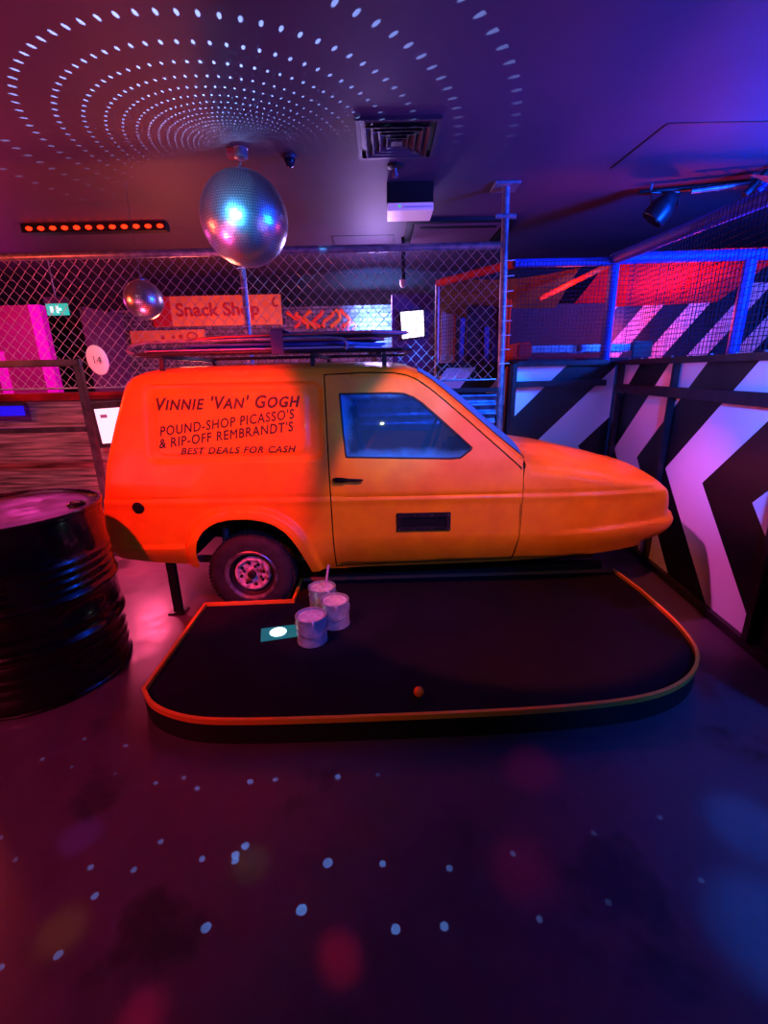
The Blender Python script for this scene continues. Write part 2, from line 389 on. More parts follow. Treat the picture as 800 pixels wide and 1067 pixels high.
def text(body, parent, m, x, y, z, w, h=None, rot=0., shear=0., tilt=0., size=.1, bold=.0, smallcap=None, ext=.0012, name='lettering', wrap=None):
    cu = bpy.data.curves.new('lettering', 'FONT'); cu.body = body; cu.size = size; cu.shear = shear; cu.bevel_depth = bold*.8; cu.bevel_resolution = 0; cu.extrude = ext
    cu.align_x = 'CENTER'; cu.align_y = 'CENTER'; cu.resolution_u = 4; cu.space_character = 1.14 if wrap else 1.
    if smallcap:
        cu.small_caps_scale = smallcap
        for i, ch in enumerate(body):
            if ch.islower(): cu.body_format[i].use_small_caps = True
    tmp = bpy.data.objects.new('tmp', cu); C.objects.link(tmp)
    me = bpy.data.meshes.new_from_object(tmp.evaluated_get(bpy.context.evaluated_depsgraph_get()))
    bpy.data.objects.remove(tmp); bpy.data.curves.remove(cu)
    v = np.array([q.co[:] for q in me.vertices]); lo = v.min(0); hi = v.max(0)
    sx = w/(hi[0]-lo[0]); sy = (h/(hi[1]-lo[1])) if h else sx
    org = wloc(parent)
    mt = Matrix.Translation(Vector((x, y, z))-org) @ Matrix.Rotation(rot, 4, 'Y') @ Matrix.Rotation(PI/2-tilt, 4, 'X') @ Matrix.Diagonal((sx, sy, 1, 1)) @ Matrix.Translation((-(lo[0]+hi[0])/2, -(lo[1]+hi[1])/2, 0))
    me.transform(mt)
    if wrap: wrap(me, org)
    me.name = name; me.materials.clear(); me.materials.append(M[m] if isinstance(m, str) else m)
    o = bpy.data.objects.new(name, me); C.objects.link(o); o.parent = parent
    return o
mk('hanging_wire', MB().tube([(-2.44, FY-.05, 1.71), (-2.44, FY+.002, 1.76)], .003, 5), 'tube', sg)
text('14', sg, mat('grey print', (70, 64, 70), .6), -2.42, FY-.09, 1.60, .062, name='number')

# low walls below the fence
tag(mk('plank_wall', B(-5.2, -.62, FY-.02, FY+.06, 0, 1.27), 'wood'), 'low wall of weathered grey brown planks below the wire fence', 'wall')
tag(mk('capping_beam', B(-5.2, -.62, FY-.05, FY+.08, 1.272, 1.335), mat('red lit timber', (170, 34, 36), .5, rgb2=(120, 24, 30), nscale=5), bevel=.005), 'red lit timber beam capping the plank wall under the fence', 'beam')  # beam under red light, the red is put into its base colour
cs = MB(); rows = []
for j in range(81):
    z = .45+.80*j/80; rows.append([(x, FY+.01+.012*math.sin(j/80*2*PI*10), z) for x in (-.6, .2, 1.03)])
cs.grid(rows); cs.grid([[(x, y+.02, z) for x, y, z in r_] for r_ in rows])
ct = thing('corrugated_sheet', 'corrugated metal sheet beside the bonnet, below the tall flanged post', 'sheet', (.82, FY, 0))
mk('sheet', cs, 'corr', ct, smooth=180, recalc=False)
mk('support', B(-.56, -.50, FY+.05, FY+.1, 0, .9), 'steel_black', ct); mk('support', B(.93, .99, FY+.05, FY+.1, 0, .9), 'steel_black', ct)
mk('edge_trim', B(-.6, 1.03, FY-.03, FY+.05, 1.262, 1.30), 'steel_black', ct, bevel=.004)
# tubular barrier left
bf = thing('barrier_frame', 'black square tube barrier behind the oil drum, left of the van', 'barrier', (-2.9, 3.6, 0))
mk('post', B(-2.315, -2.265, 3.575, 3.625, 0, 1.54), 'steel_black', bf, bevel=.005)
mk('top_tube', B(-4.2, -2.265, 3.575, 3.625, 1.541, 1.591), 'steel_black', bf, bevel=.006)
mk('middle_tube', B(-4.2, -2.317, 3.58, 3.62, 1.05, 1.09), 'steel_black', bf, bevel=.005)
mk('post', B(-4.25, -4.2, 3.575, 3.625, 0, 1.59), 'steel_black', bf, bevel=.005)
ib = thing('information_board', 'black framed lit information sheet on the plank wall behind the rear of the van', 'sign', (-2.1, 4.05, .9))
mt = Matrix.Translation((-2.37, 4.06, 1.06)) @ Matrix.Rotation(-.05, 4, 'Y')
mk('frame', MB().box(-.20, .22, -.02, .02, -.20, .19, mt), 'steel_black', ib, bevel=.006)
mk('sheet', MB().box(-.13, .19, -.026, -.021, -.16, .14, mt), mat('lit paper', (235, 225, 240), .5, emit=(240, 225, 250), estr=.8), ib)
mk('print_block', MB().box(-.09, -.03, -.028, -.0265, .06, .09, mt), mat('grey ink', (120, 110, 130), .6), ib)
bl = thing('wedge_lamp', 'small glowing blue lamp fixed to the plank wall at far left', 'lamp', (-3.5, 4.1, 1.17))
mk('housing', MB().prism([(-3.9, 4.05), (-3.12, 4.05), (-3.18, 4.148), (-3.9, 4.148)], 1.235, 1.262), 'steel_black', bl)
mk('glowing_face', MB().prism([(-3.9, 4.055), (-3.13, 4.055), (-3.20, 4.148), (-3.9, 4.148)], 1.15, 1.234), mat('blue lamp face', (0, 0, 60), .5, emit=(12, 10, 235), estr=1.), bl)

# ------------------------------------------------------------------ THE VAN
VX, VY = 0., 3.23
SY = 2.52
HW = VY-SY
van = thing('delivery_van', 'small orange three wheeled van with sign writing, standing side on behind the putting platform', 'van', (0, VY, 0))
OUT = [(-1.655,.40),(-1.69,.47),(-1.692,.56),(-1.68,.67),(-1.645,.80),(-1.612,.97),(-1.54,1.20),(-1.475,1.385),(-1.455,1.42),(-1.43,1.448),(-1.39,1.465),(-1.33,1.474),
       (-.90,1.484),(-.405,1.486),(-.10,1.486),(.05,1.481),(.14,1.468),(.21,1.442),(.28,1.398),(.36,1.333),(.47,1.238),(.65,1.082),(.82,.945),
       (.86,.930),(1.11,.905),(1.30,.865),(1.45,.828),(1.58,.79),(1.645,.765),(1.685,.74),(1.705,.705),(1.714,.655),(1.716,.605),(1.720,.595),(1.740,.588),(1.746,.565),(1.742,.52),(1.722,.465),(1.68,.425),(1.58,.392)]
BOT = [(1.39,.358),(1.0,.322),(.81,.308),(.3,.288),(-.1,.279),(-.43,.274)]
ARCH = [(-.455,.274),(-.475,.36),(-.505,.45),(-.545,.53),(-.60,.59),(-.67,.63),(-.76,.652),(-.86,.655),(-.95,.645),(-1.02,.615),(-1.075,.565),(-1.108,.50),(-1.122,.42),(-1.128,.335)]
BOTR = [(-1.17,.338),(-1.4,.362)]
OUT = [(x+(.055*(x-1)/.75 if x > 1 else 0), z) for x, z in OUT]
def subdiv(pts, d=.018, closed=False):
    out = []; n = len(pts)
    for i in range(n if closed else n-1):
        a, b = pts[i], pts[(i+1) % n]; k = max(1, int(math.ceil(math.dist(a, b)/d)))
        out += [(a[0]+(b[0]-a[0])*j/k, a[1]+(b[1]-a[1])*j/k) for j in range(k)]
    if not closed: out.append(pts[-1])
    return out
def smoothline(pts, it=1):
    for _ in range(it):
        q = [pts[0]]
        for a, b in zip(pts[:-1], pts[1:]):
            q += [(a[0]*.75+b[0]*.25, a[1]*.75+b[1]*.25), (a[0]*.25+b[0]*.75, a[1]*.25+b[1]*.75)]
        q.append(pts[-1]); pts = q
    return pts
IW = OUT.index((.82, .945)); IR = OUT.index((.21, 1.442))
oA = subdiv(OUT[:IR+1], .022); oW = subdiv(OUT[IR:IW+1], .022); oH = subdiv(smoothline(OUT[IW:IW+9]+OUT[IW+9:]), .022)
TOP = oA+oW[1:]+oH[1:]
archp = subdiv(smoothline(ARCH, 2), .018)
def segdist(P, line):
    P = np.asarray(P); d = np.full(len(P), 9.)
    for a, b in zip(line[:-1], line[1:]):
        a = np.array(a); b = np.array(b); ab = b-a; L2 = (ab@ab)+1e-12
        t = np.clip(((P-a)@ab)/L2, 0, 1); q = a+t[:, None]*ab
        d = np.minimum(d, np.hypot(*(P-q).T))
    return d
def sst(x, a, b):
    t = np.clip((x-a)/(b-a), 0, 1); return t*t*(3-2*t)
def rrect(P, x0, x1, z0, z1, r):
    cx, cz = (x0+x1)/2, (z0+z1)/2
    qx = np.abs(P[:, 0]-cx)-(x1-x0)/2+r; qz = np.abs(P[:, 1]-cz)-(z1-z0)/2+r
    return np.hypot(np.maximum(qx, 0), np.maximum(qz, 0))+np.minimum(np.maximum(qx, qz), 0)-r
def inward(P, round_=True, detail=True):
    P = np.asarray(P, float); x, z = P[:, 0], P[:, 1]
    y = .155*np.clip((z-.77)/.71, 0, 1)**1.25
    y = y+.10*np.clip((.52-z)/.25, 0, 1)**1.6
    y = y+.11*np.clip((x-.85)/.9, 0, 1)**2.2
    y = y+.035*np.clip((-1.35-x)/.33, 0, 1)**2
    if round_:
        d = segdist(P, TOP)
        r = np.where(x > .84, .07, np.where(x > .2, .03, .06)); r = np.where(x < -1.45, .05, r)
        k = np.clip(d, 0, r); y = y+(r-np.sqrt(np.maximum(r*r-(r-k)**2, 0)))
    if detail:
        # belt crease
        zb = .772-.012*(x+1.6)/3.3
        y = y+.007*np.exp(-((z-zb)/.008)**2)-.006*sst(z, zb-.06, zb-.012)*sst(-z, -zb+.004, -zb+.012)
        # lower crease at the tail and above the front bumper line
        zl = .487
        y = y-.014*sst(-z, -zl-.004, -zl+.012)*sst(-x, 1.19, 1.21)*(1-sst(-z, -zl+.02, -zl+.16))
        zf = .515+.05*np.clip((x-.95)/.8, 0, 1)
        y = y-.020*np.clip((x-.95)/.5, 0, 1)*sst(-z, -zf-.003, -zf+.014)*(1-.8*sst(-z, -zf+.03, -zf+.17))
        # recessed panel for the lettering
        d = rrect(P, -1.345, -.345, .985, 1.405, .05); y = y+.014*(1-sst(d, -.008, .004))
        d = rrect(P, -1.29, -.425, 1.02, 1.37, .05); y = y-.009*(1-sst(d, -.008, .003))
        # flared wheel arch
        d = segdist(P, archp); y = y-.040*(1-sst(d, .045, .075))-.006*np.exp(-((d-.012)/.012)**2)
        # step of sill
        zs = .325+.028*np.clip((x-.2)/1.3, 0, 1); y = y+.012*sst(-z, -zs, -zs+.01)*sst(x, -.3, -.25)
    return y
def inpoly(P, poly):
    P = np.asarray(P); ins = np.zeros(len(P), bool); n = len(poly)
    for i in range(n):
        x1, z1 = poly[i]; x2, z2 = poly[(i+1) % n]
        if z1 == z2: continue
        c = ((z1 > P[:, 1]) != (z2 > P[:, 1])) & (P[:, 0] < (x2-x1)*(P[:, 1]-z1)/(z2-z1)+x1)
        ins ^= c
    return ins
def patch(poly, holes=(), step=.0125, extra=(), disp=None, mirror=(1, -1), lift=0.):
    """curved side panel over an outline in the x-z plane, on both flanks"""
    loops = [list(poly)]+[list(h) for h in holes]
    pts = []; edges = []
    for lp in loops:
        o = len(pts); pts += lp; n = len(lp); edges += [(o+i, o+(i+1) % n) for i in range(n)]
    a = np.array(loops[0]); x0, z0 = a.min(0); x1, z1 = a.max(0)
    gx, gz = np.meshgrid(np.arange(x0, x1, step), np.arange(z0, z1, step)); G = np.c_[gx.ravel(), gz.ravel()]
    cand = [G]
    for rr in (.003, .009, .018, .030):
        Q = []
        for i in range(1, len(TOP)-1):
            t = np.array(TOP[i+1])-np.array(TOP[i-1]); t = t/(np.hypot(*t)+1e-9); Q.append(np.array(TOP[i])+np.array((t[1], -t[0]))*rr)
        cand.append(np.array(Q))
    for i, G_ in enumerate(cand):
        ok = inpoly(G_, loops[0])
        for h in loops[1:]: ok &= ~inpoly(G_, h)
        for lp in loops: ok &= segdist(G_, lp+[lp[0]]) > (.008 if i == 0 else .0025)
        if i == 0: ok &= segdist(G_, TOP) > .036
        pts += [tuple(q) for q in G_[ok]]
    vo, eo, fo, _, _, _ = delaunay_2d_cdt([Vector(p_) for p_ in pts], edges, [], 0, 1e-6)
    V = np.array([v[:] for v in vo]); F = np.array([f for f in fo if len(f) == 3])
    cen = V[F].mean(1); ok = inpoly(cen, loops[0])
    for h in loops[1:]: ok &= ~inpoly(cen, h)
    F = F[ok]
    yo = (disp or inward)(V)+lift
    mb = MB()
    for sg_ in mirror:
        vs = [(V[i][0], VY-sg_*(HW-yo[i]), V[i][1]) for i in range(len(V))]
        fs = [tuple(int(k) for k in (f if sg_ > 0 else f[::-1])) for f in F]
        mb.add(vs, fs)
    return mb
def orient(o):
    bm = bmesh.new(); bm.from_mesh(o.data); bmesh.ops.delete(bm, geom=[v for v in bm.verts if not v.link_faces], context='VERTS'); bm.to_mesh(o.data); bm.free()
g = .0035
# door outline
DOOR = [(-.318,1.440),(-.10,1.448),(.06,1.444),(.14,1.430),(.20,1.405),(.27,1.357),(.35,1.292),(.47,1.190),(.63,1.050),(.775,.922),(.795,.898),(.800,.86),(.800,.614),(.797,.50),(.785,.372),(.775,.330),(-.30,.300),(-.303,.77)]
WIN = [(-.243,1.343),(.05,1.343),(.13,1.337),(.18,1.318),(.23,1.285),(.33,1.198),(.45,1.09),(.515,1.030),(.505,1.012),(.445,.969),(.38,.966),(-.205,.985),(-.215,.99),(-.228,1.12)]
def inset(poly, d):
    n = len(poly); out = []
    A = sum(poly[i][0]*poly[(i+1) % n][1]-poly[(i+1) % n][0]*poly[i][1] for i in range(n)); s_ = 1 if A > 0 else -1
    for i in range(n):
        a, b, c = (Vector(poly[i-1]), Vector(poly[i]), Vector(poly[(i+1) % n]))
        n1 = (b-a).normalized(); n2 = (c-b).normalized()
        n1 = Vector((-n1.y, n1.x))*s_; n2 = Vector((-n2.y, n2.x))*s_; m_ = (n1+n2); m_ = m_/max(.6, m_.length**2/2) if m_.length > .1 else n1
        out.append(tuple(b+m_*d))
    return out
doorS = subdiv(DOOR, .018, True); winS = subdiv(WIN, .018, True)
hole = subdiv(inset(DOOR, -g*2), .018, True)
# front wing / body split follows the front shut line
fw_line = [(.82+.004, .945-.004), (.812, .90), (.808, .86), (.808, .614), (.805, .50), (.793, .372), (.785, .310)]
botF = subdiv([OUT[-1]]+BOT[:2]+[(.785, .306)], .02)
wing = [tuple(q) for q in oH]+botF[1:]+subdiv(fw_line[::-1], .018)[1:-1]
body_poly = [tuple(q) for q in oA]+oW[1:-1]+[(.815, .945)]+subdiv([(.812-.01,.90),(.8025,.86),(.8025,.614),(.80,.50),(.788,.372),(.78,.306)], .018)
body_poly = oA+oW[1:-1]+[(.812,.948)]
body_outer = body_poly+subdiv([(.80,.935),(.7965+.008,.90),(.8045,.614),(.8015,.50),(.7895,.372),(.781,.306)], .02)+subdiv([(.78,.3055)]+BOT[3:]+[ARCH[0]], .02)[1:-1]+archp[:-1]+subdiv([ARCH[-1]]+BOTR+[OUT[0]], .02)[:-1]
# keep a thin strip of body round the door: the door hole opens into it
hole2 = [(x if x < .79 else .7955, z) for x, z in hole]
sh = patch(body_outer, [hole2])
# cross surfaces: tail, roof
def crossrows(line, t0=-1, t1=1, n=14, close_dir=True, lift=0.):
    P = np.array(line); yo = inward(P)
    rows = []
    for i in range(len(P)):
        a = P[max(0, i-1)]; b = P[min(len(P)-1, i+1)]; t = (b-a)/(np.hypot(*(b-a))+1e-9); nrm = np.array((-t[1], t[0]))
        x, z = P[i]
        cr = .035
        if x > .21 and z > .94: cr = .05+.03*sst(np.array([x]), .2, .5)[0]
        if x >= .82: cr = .06-.02*min(1, (x-.82)/.5)
        if x > 1.68: cr = .05
        if x < -1.45: cr = .03
        hw = HW-yo[i]; row = []
        for k in range(n+1):
            tt = t0+(t1-t0)*k/n; c_ = cr*(1-tt*tt)**.8 if abs(tt) < 1 else 0
            row.append((x+nrm[0]*(c_+lift), VY+tt*hw, z+nrm[1]*(c_+lift)))
        rows.append(row)
    return rows
sh.grid(crossrows(oA))
sh.grid(crossrows(oW, -1, -.94, 2)); sh.grid(crossrows(oW, .94, 1, 2))
body = mk('body_shell', sh, 'paint', van, smooth=50, recalc=False); orient(body)
wg = patch(wing); wg.grid(crossrows(oH))
wing_o = mk('bonnet', wg, 'paint', van, smooth=50, recalc=False); orient(wing_o)
dr = mk('door', patch(doorS, [winS], mirror=(1,)), 'paint', van, smooth=50, recalc=False); orient(dr)
dr2 = mk('door', patch(doorS, [winS], mirror=(-1,)), 'paint', van, smooth=50, recalc=False); orient(dr2)
# dark liner behind the shut lines
ringp = subdiv(inset(DOOR, -.03), .03, True); ringi = subdiv(inset(DOOR, .03), .03, True)
for sgn in (1, -1): mk('door_seal', patch(ringp, [ringi], step=.05, disp=lambda P: inward(P, True, False)+.02, mirror=(sgn,)), 'seal', van, smooth=True, recalc=False)
# windows
def glass_mat():
    m = bpy.data.materials.new('hazy blue film glass'); m.use_nodes = True
    nt = m.node_tree; N = nt.nodes; L = nt.links; N.remove(N['Principled BSDF'])
    out = N['Material Output']
    tr = N.new('ShaderNodeBsdfTransparent'); tr.inputs[0].default_value = (.55, .7, .9, 1)
    gl = N.new('ShaderNodeBsdfGlossy'); gl.inputs['Roughness'].default_value = .02; gl.inputs[0].default_value = (.8, .9, 1, 1)
    df = N.new('ShaderNodeBsdfDiffuse'); df.inputs[0].default_value = (*lin((70, 170, 225)), 1)
    g_ = N.new('ShaderNodeNewGeometry'); sx = N.new('ShaderNodeSeparateXYZ'); L.new(g_.outputs['Position'], sx.inputs[0])
    n = N.new('ShaderNodeTexNoise'); n.inputs['Scale'].default_value = 9; n.inputs['Detail'].default_value = 6; L.new(g_.outputs['Position'], n.inputs['Vector'])
    # dried film thicker near the rubbers
    e1 = math_node(nt, 'ADD', sx.outputs['X'], .232)                         # from rear edge
    e2 = math_node(nt, 'SUBTRACT', sx.outputs['Z'], .975)
    e3 = math_node(nt, 'SUBTRACT', 1.35, sx.outputs['Z'])
    e4 = math_node(nt, 'MULTIPLY', math_node(nt, 'SUBTRACT', 1.52, math_node(nt, 'ADD', sx.outputs['X'], math_node(nt, 'MULTIPLY', .9, sx.outputs['Z']))), .75)
    e = math_node(nt, 'MINIMUM', math_node(nt, 'MINIMUM', e1, math_node(nt, 'MULTIPLY', e2, 1.1)), math_node(nt, 'MINIMUM', math_node(nt, 'MULTIPLY', e3, 1.6), math_node(nt, 'MULTIPLY', e4, 1.3)))
    e = math_node(nt, 'SUBTRACT', e, math_node(nt, 'MULTIPLY', math_node(nt, 'SUBTRACT', n.outputs['Fac'], .5), .09))
    mr = N.new('ShaderNodeMapRange'); mr.inputs[1].default_value = .012; mr.inputs[2].default_value = .065; mr.inputs[3].default_value = .85; mr.inputs[4].default_value = .14
    L.new(e, mr.inputs[0])
    m1 = N.new('ShaderNodeMixShader'); L.new(mr.outputs[0], m1.inputs[0]); L.new(tr.outputs[0], m1.inputs[1]); L.new(df.outputs[0], m1.inputs[2])
    m2 = N.new('ShaderNodeMixShader'); m2.inputs[0].default_value = .05; L.new(m1.outputs[0], m2.inputs[1]); L.new(gl.outputs[0], m2.inputs[2])
    L.new(m2.outputs[0], out.inputs[0]); return m
M['glass'] = glass_mat()
M['clear'] = mat('clear glass', (150, 180, 210), .05, trans=1.)
flat = lambda P: inward(P, True, False)
for sgn, d_ in ((1, dr), (-1, dr2)):
    mk('window_glass', patch(winS, step=.04, disp=flat, mirror=(sgn,), lift=.010), 'glass', d_, smooth=True, recalc=False)
    wi = subdiv(inset(WIN, .010), .018, True); wo = subdiv(inset(WIN, -.002), .018, True)
    mk('window_rubber', patch(wo, [wi], step=.05, disp=flat, mirror=(sgn,), lift=.004), 'seal', d_, smooth=True, recalc=False)
mk('windscreen', MB().grid(crossrows(oW, -.94, .94, 12)), 'glass', van, smooth=True, recalc=False)
mk('windscreen_seal', MB().tube([crossrows(oW, -.94, .94, 4)[i][0] for i in range(len(oW))], .006, 6), 'seal', van)
# handle
def sidept(x, z, out=0.):
    return (x, SY+float(inward([(x, z)])[0])-out, z)
h = MB(); a = sidept(-.262, .868, .018); b = sidept(-.12, .862, .022)
h.tube([sidept(-.285, .868, .004), sidept(-.272, .868, .018), sidept(-.235, .868, .021), sidept(-.20, .867, .020), sidept(-.13, .865, .022), sidept(-.115, .864, .02)], [.010, .015, .014, .008, .007, .004], 10)
hd = mk('door_handle', h, mat('blackened chrome', (30, 26, 50), .25, metal=.8), dr, smooth=True)
mk('lock', MB().lathe([(.009, 0), (.009, .006), (.006, .008)], sidept(-.235, .868, .034), 12, mtx=Matrix.Rotation(PI/2, 4, 'X')), 'rim', hd, smooth=True) if False else None
# letter slot in the door
sl = MB(); y_ = sidept(.23, .61)[1]
sl.box(.073, .39, y_-.012, y_+.02, .632, .662); sl.box(.073, .39, y_-.012, y_+.02, .553, .575)
sl.box(.073, .10, y_-.012, y_+.02, .575, .632); sl.box(.363, .39, y_-.012, y_+.02, .575, .632)
so = mk('letter_slot', sl, 'steel_black', dr, bevel=.003)
mk('slot_opening', B(.10, .363, y_-.003, y_+.01, .575, .632), 'black', so)
for sx_ in (.087, .18, .28, .377):
    for sz_ in (.647, .564): mk('screw', MB().lathe([(.004, 0), (.003, .003)], (sx_, y_-.012, sz_), 8, mtx=Matrix.Rotation(PI/2, 4, 'X')), 'tube', so)
# fuel filler
f_ = sidept(-1.427, .727)
ff = mk('fuel_filler', MB().lathe([(.034, -.01), (.034, .004), (.030, .006), (.001, .006)], f_, 28, mtx=Matrix.Rotation(PI/2, 4, 'X')), 'black', van, smooth=True)
# lettering
def onto_side(me, org):
    """lay painted letters onto the curved flank"""
    v = np.array([q.co[:] for q in me.vertices])+np.array(org[:]); yo = inward(v[:, [0, 2]])
    mid = np.median(v[:, 1]); back = v[:, 1] > mid
    for q, y0, bk in zip(me.vertices, yo, back): q.co.y = SY+y0+(.004 if bk else -.0022)-org[1]
def lett(body, xc, zc, w, h_, rot, shear, bold, sc=None):
    text(body, van, 'letter', xc, SY, zc, w, h_, rot=rot, shear=shear, bold=bold, smallcap=sc, ext=.002, wrap=onto_side)
lett("Vinnie 'Van' Gogh", -.871, 1.306, .815, .074, -.006, .26, .0034, .84)
lett("POUND-SHOP PICASSO'S", -.882, 1.196, .775, .056, -.108, .22, .0022)
lett("& RIP-OFF REMBRANDT'S", -.890, 1.128, .775, .056, -.108, .22, .0022)
lett("BEST DEALS FOR CASH", -.824, 1.043, .66, .036, -.0, .3, .0022)
# wheel
def wheel(cx, cy, face, name='wheel', label=None):
    """axis along y, face=-1 looks to the camera"""
    mt = Matrix.Rotation(PI/2, 4, 'X')
    w = bpy.data.objects.new(name, None); C.objects.link(w); w.parent = van; w.location = Vector((cx, cy, .262))-van.location
    R = .262
    prof = [(.150, .055), (.158, .068), (.205, .074), (.240, .064), (.256, .050), (.262, .025), (.2625, 0), (.262, -.025), (.256, -.050), (.240, -.064), (.205, -.074), (.158, -.068), (.150, -.055)]
    mk('tyre', MB().lathe(prof[::-1], (cx, cy, .262), 56, mtx=mt, cap0=False, cap1=False), 'rubber', w, smooth=50)
    tr_ = MB()
    for k in range(64):
        a = 2*PI*k/64
        for s_ in (-.042, -.014, .014, .042):
            tr_.box(-.010, .006, s_-.011, s_+.011, .260, .2665, Matrix.Translation((cx, cy, .262)) @ Matrix.Rotation(a+(.05 if abs(s_) > .02 else 0), 4, 'Y'))
    mk('tread', tr_, 'rubber', w)
    mk('rim_lip', MB().lathe([(.146, .052), (.152, .060), (.160, .067), (.164, .070), (.160, .073), (.152, .071), (.146, .064), (.141, .054)], (cx, cy, .262), 48, mtx=mt, cap0=False, cap1=False), 'rim', w, smooth=35)
    mk('rim_well', MB().lathe([(.148, .052), (.138, .030), (.118, .014), (.110, .016)], (cx, cy, .262), 48, mtx=mt, cap0=False, cap1=False), 'hub', w, smooth=35)
    mk('wheel_disc', MB().lathe([(.112, .010), (.112, .030), (.106, .042), (.096, .046), (.088, .042), (.082, .034), (.060, .030), (.040, .030), (.034, .040), (.001, .040)], (cx, cy, .262), 48, mtx=mt, cap0=False, cap1=False), 'disc_paint', w, smooth=35)
    for k in range(8):
        a = 2*PI*k/8+.2
        mk('rim_hole', MB().lathe([(.010, .030), (.010, .0385)], (cx+.072*math.cos(a), cy, .262+.072*math.sin(a)), 12, mtx=mt), 'black', w)
    for k in range(4):
        a = 2*PI*k/4+.4+PI/4
        mk('wheel_nut', MB().lathe([(.010, .028), (.010, .040), (.006, .043)], (cx+.054*math.cos(a), cy, .262+.054*math.sin(a)), 6, mtx=mt), 'hub', w)
    mk('hub_cap', MB().lathe([(.026, .040), (.026, .054), (.014, .060), (0, .060)], (cx, cy, .262), 20, mtx=mt), 'hub', w, smooth=35)
wheel(-.83, SY+.105, -1); wheel(-.83, VY*2-SY-.105, 1); wheel(1.15, VY, 1)
ax = MB().tube([(-.83, SY+.19, .262), (-.83, 2*VY-SY-.19, .262)], .03, 12)
mk('rear_axle', ax, 'hub', van, smooth=True)
ls = MB()
for k in range(3): ls.bar((-1.35+.06*k, SY+.27, .30+.0*k-.012*k), (-.35-.06*k, SY+.27, .30-.012*k), .05, .009)
mk('leaf_spring', ls, 'rim', van)
mk('damper', MB().tube([(-1.02, SY+.17, .33), (-1.0, SY+.19, .60)], .022, 10), 'rim', van, smooth=True)
# wheel housing and underside
for s_ in (1, -1):
    wh = MB(); rows = []
    for (x, z) in subdiv(ARCH[1:-1], .05): rows.append([(x, VY-s_*(HW-yy), z+.01) for yy in (.012, .3)])
    wh.grid(rows); wh.add([rw[1] for rw in rows], [tuple(range(len(rows)))])
    mk('wheel_housing', wh, 'black', van, recalc=False)
ch = MB(); ch.box(-.42, 1.3, SY+.09, 2*VY-SY-.09, .31, .36); ch.box(-1.6, -1.18, SY+.09, 2*VY-SY-.09, .38, .42)
mk('chassis_floor', ch, 'black', van)
mk('bumper_underside', B(1.3, 1.6, SY+.2, 2*VY-SY-.2, .40, .45), 'black', van)
# interior
it = MB()
def seat(y0, y1):
    m_ = MB(); m_.box(-.15, .30, y0, y1, .52, .68); m_.box(-.22, -.10, y0, y1, .62, 1.12, Matrix.Translation((-.16, 0, .62)) @ Matrix.Rotation(-.18, 4, 'Y') @ Matrix.Translation((.16, 0, -.62)))
    m_.box(-.26, -.18, y0+.1, y1-.1, 1.10, 1.24); mk('seat', m_, mat('seat vinyl', (40, 34, 34), .6), van, bevel=.03)
seat(VY-.5, VY-.1); seat(VY+.1, VY+.5)
mk('dashboard', B(.50, .74, SY+.12, 2*VY-SY-.12, .70, .93), 'black', van, bevel=.04)
mk('steering_wheel', MB().tube([(.40+.06*math.cos(a), VY+.3+.18*math.sin(a), .98+.17*math.cos(a)) for a in [2*PI*k/24 for k in range(24)]], .012, 8, closed=True), 'black', van, smooth=True)
mk('bulkhead', B(-.345, -.325, SY+.17, 2*VY-SY-.17, .42, 1.40), 'black', van)
mk('support_leg', B(-1.36, -1.31, 2.58, 2.62, 0, .40), 'black', van, bevel=.003)
mk('support_leg', B(-1.36, -1.31, 3.84, 3.88, 0, .40), 'black', van, bevel=.003)
mk('support_foot', B(-1.385, -1.285, 2.555, 2.645, 0, .012), 'black', van)
# roof rack
rk = bpy.data.objects.new('roof_rack', None); C.objects.link(rk); rk.parent = van; rk.location = Vector((-.7, 3.2, 1.5))-van.location
ZR = 1.595
loop = [(-1.40, 2.78), (-1.46, 2.84), (-1.46, 3.62), (-1.40, 3.68), (.12, 3.68), (.18, 3.62), (.18, 2.84), (.12, 2.78)]
mk('rack_rail', MB().tube([(x, y, ZR-.02) for x, y in loop], .011, 8, closed=True), 'steel_black', rk, smooth=True)
mk('upper_rail', MB().tube([(-1.36, 2.78, ZR+.045), (-1.44, 2.78, ZR+.03), (-1.47, 2.78, ZR), (-1.43, 2.78, ZR-.018)]+[], .009, 8), 'tube', rk, smooth=True)
mk('upper_rail', MB().tube([(-1.36, 2.78, ZR+.045), (-.30, 2.78, ZR+.052), (-.22, 2.78, ZR+.045), (-.19, 2.78, ZR+.02), (-.20, 2.78, ZR-.018)], .009, 8), 'tube', rk, smooth=True)
for x in (-1.28, -.40, .02):
    mk('cross_bar', MB().bar((x, 2.78, ZR-.035), (x, 3.68, ZR-.035), .022), 'steel_black', rk)
    for y in (2.80, 3.66): mk('rack_foot', MB().bar((x, y, ZR-.045), (x, y+(-.02 if y < 3 else .02), 1.485), .026), 'steel_black', rk)
M['brd_blue'] = mat('blue board', (70, 92, 190), .45, rgb2=(50, 62, 150), nscale=5)
M['brd_dark'] = mat('dark blue board', (46, 50, 110), .5)
M['brd_pale'] = mat('pale board edge', (190, 150, 170), .5)
M['brd_red'] = mat('red board', (206, 60, 44), .5)
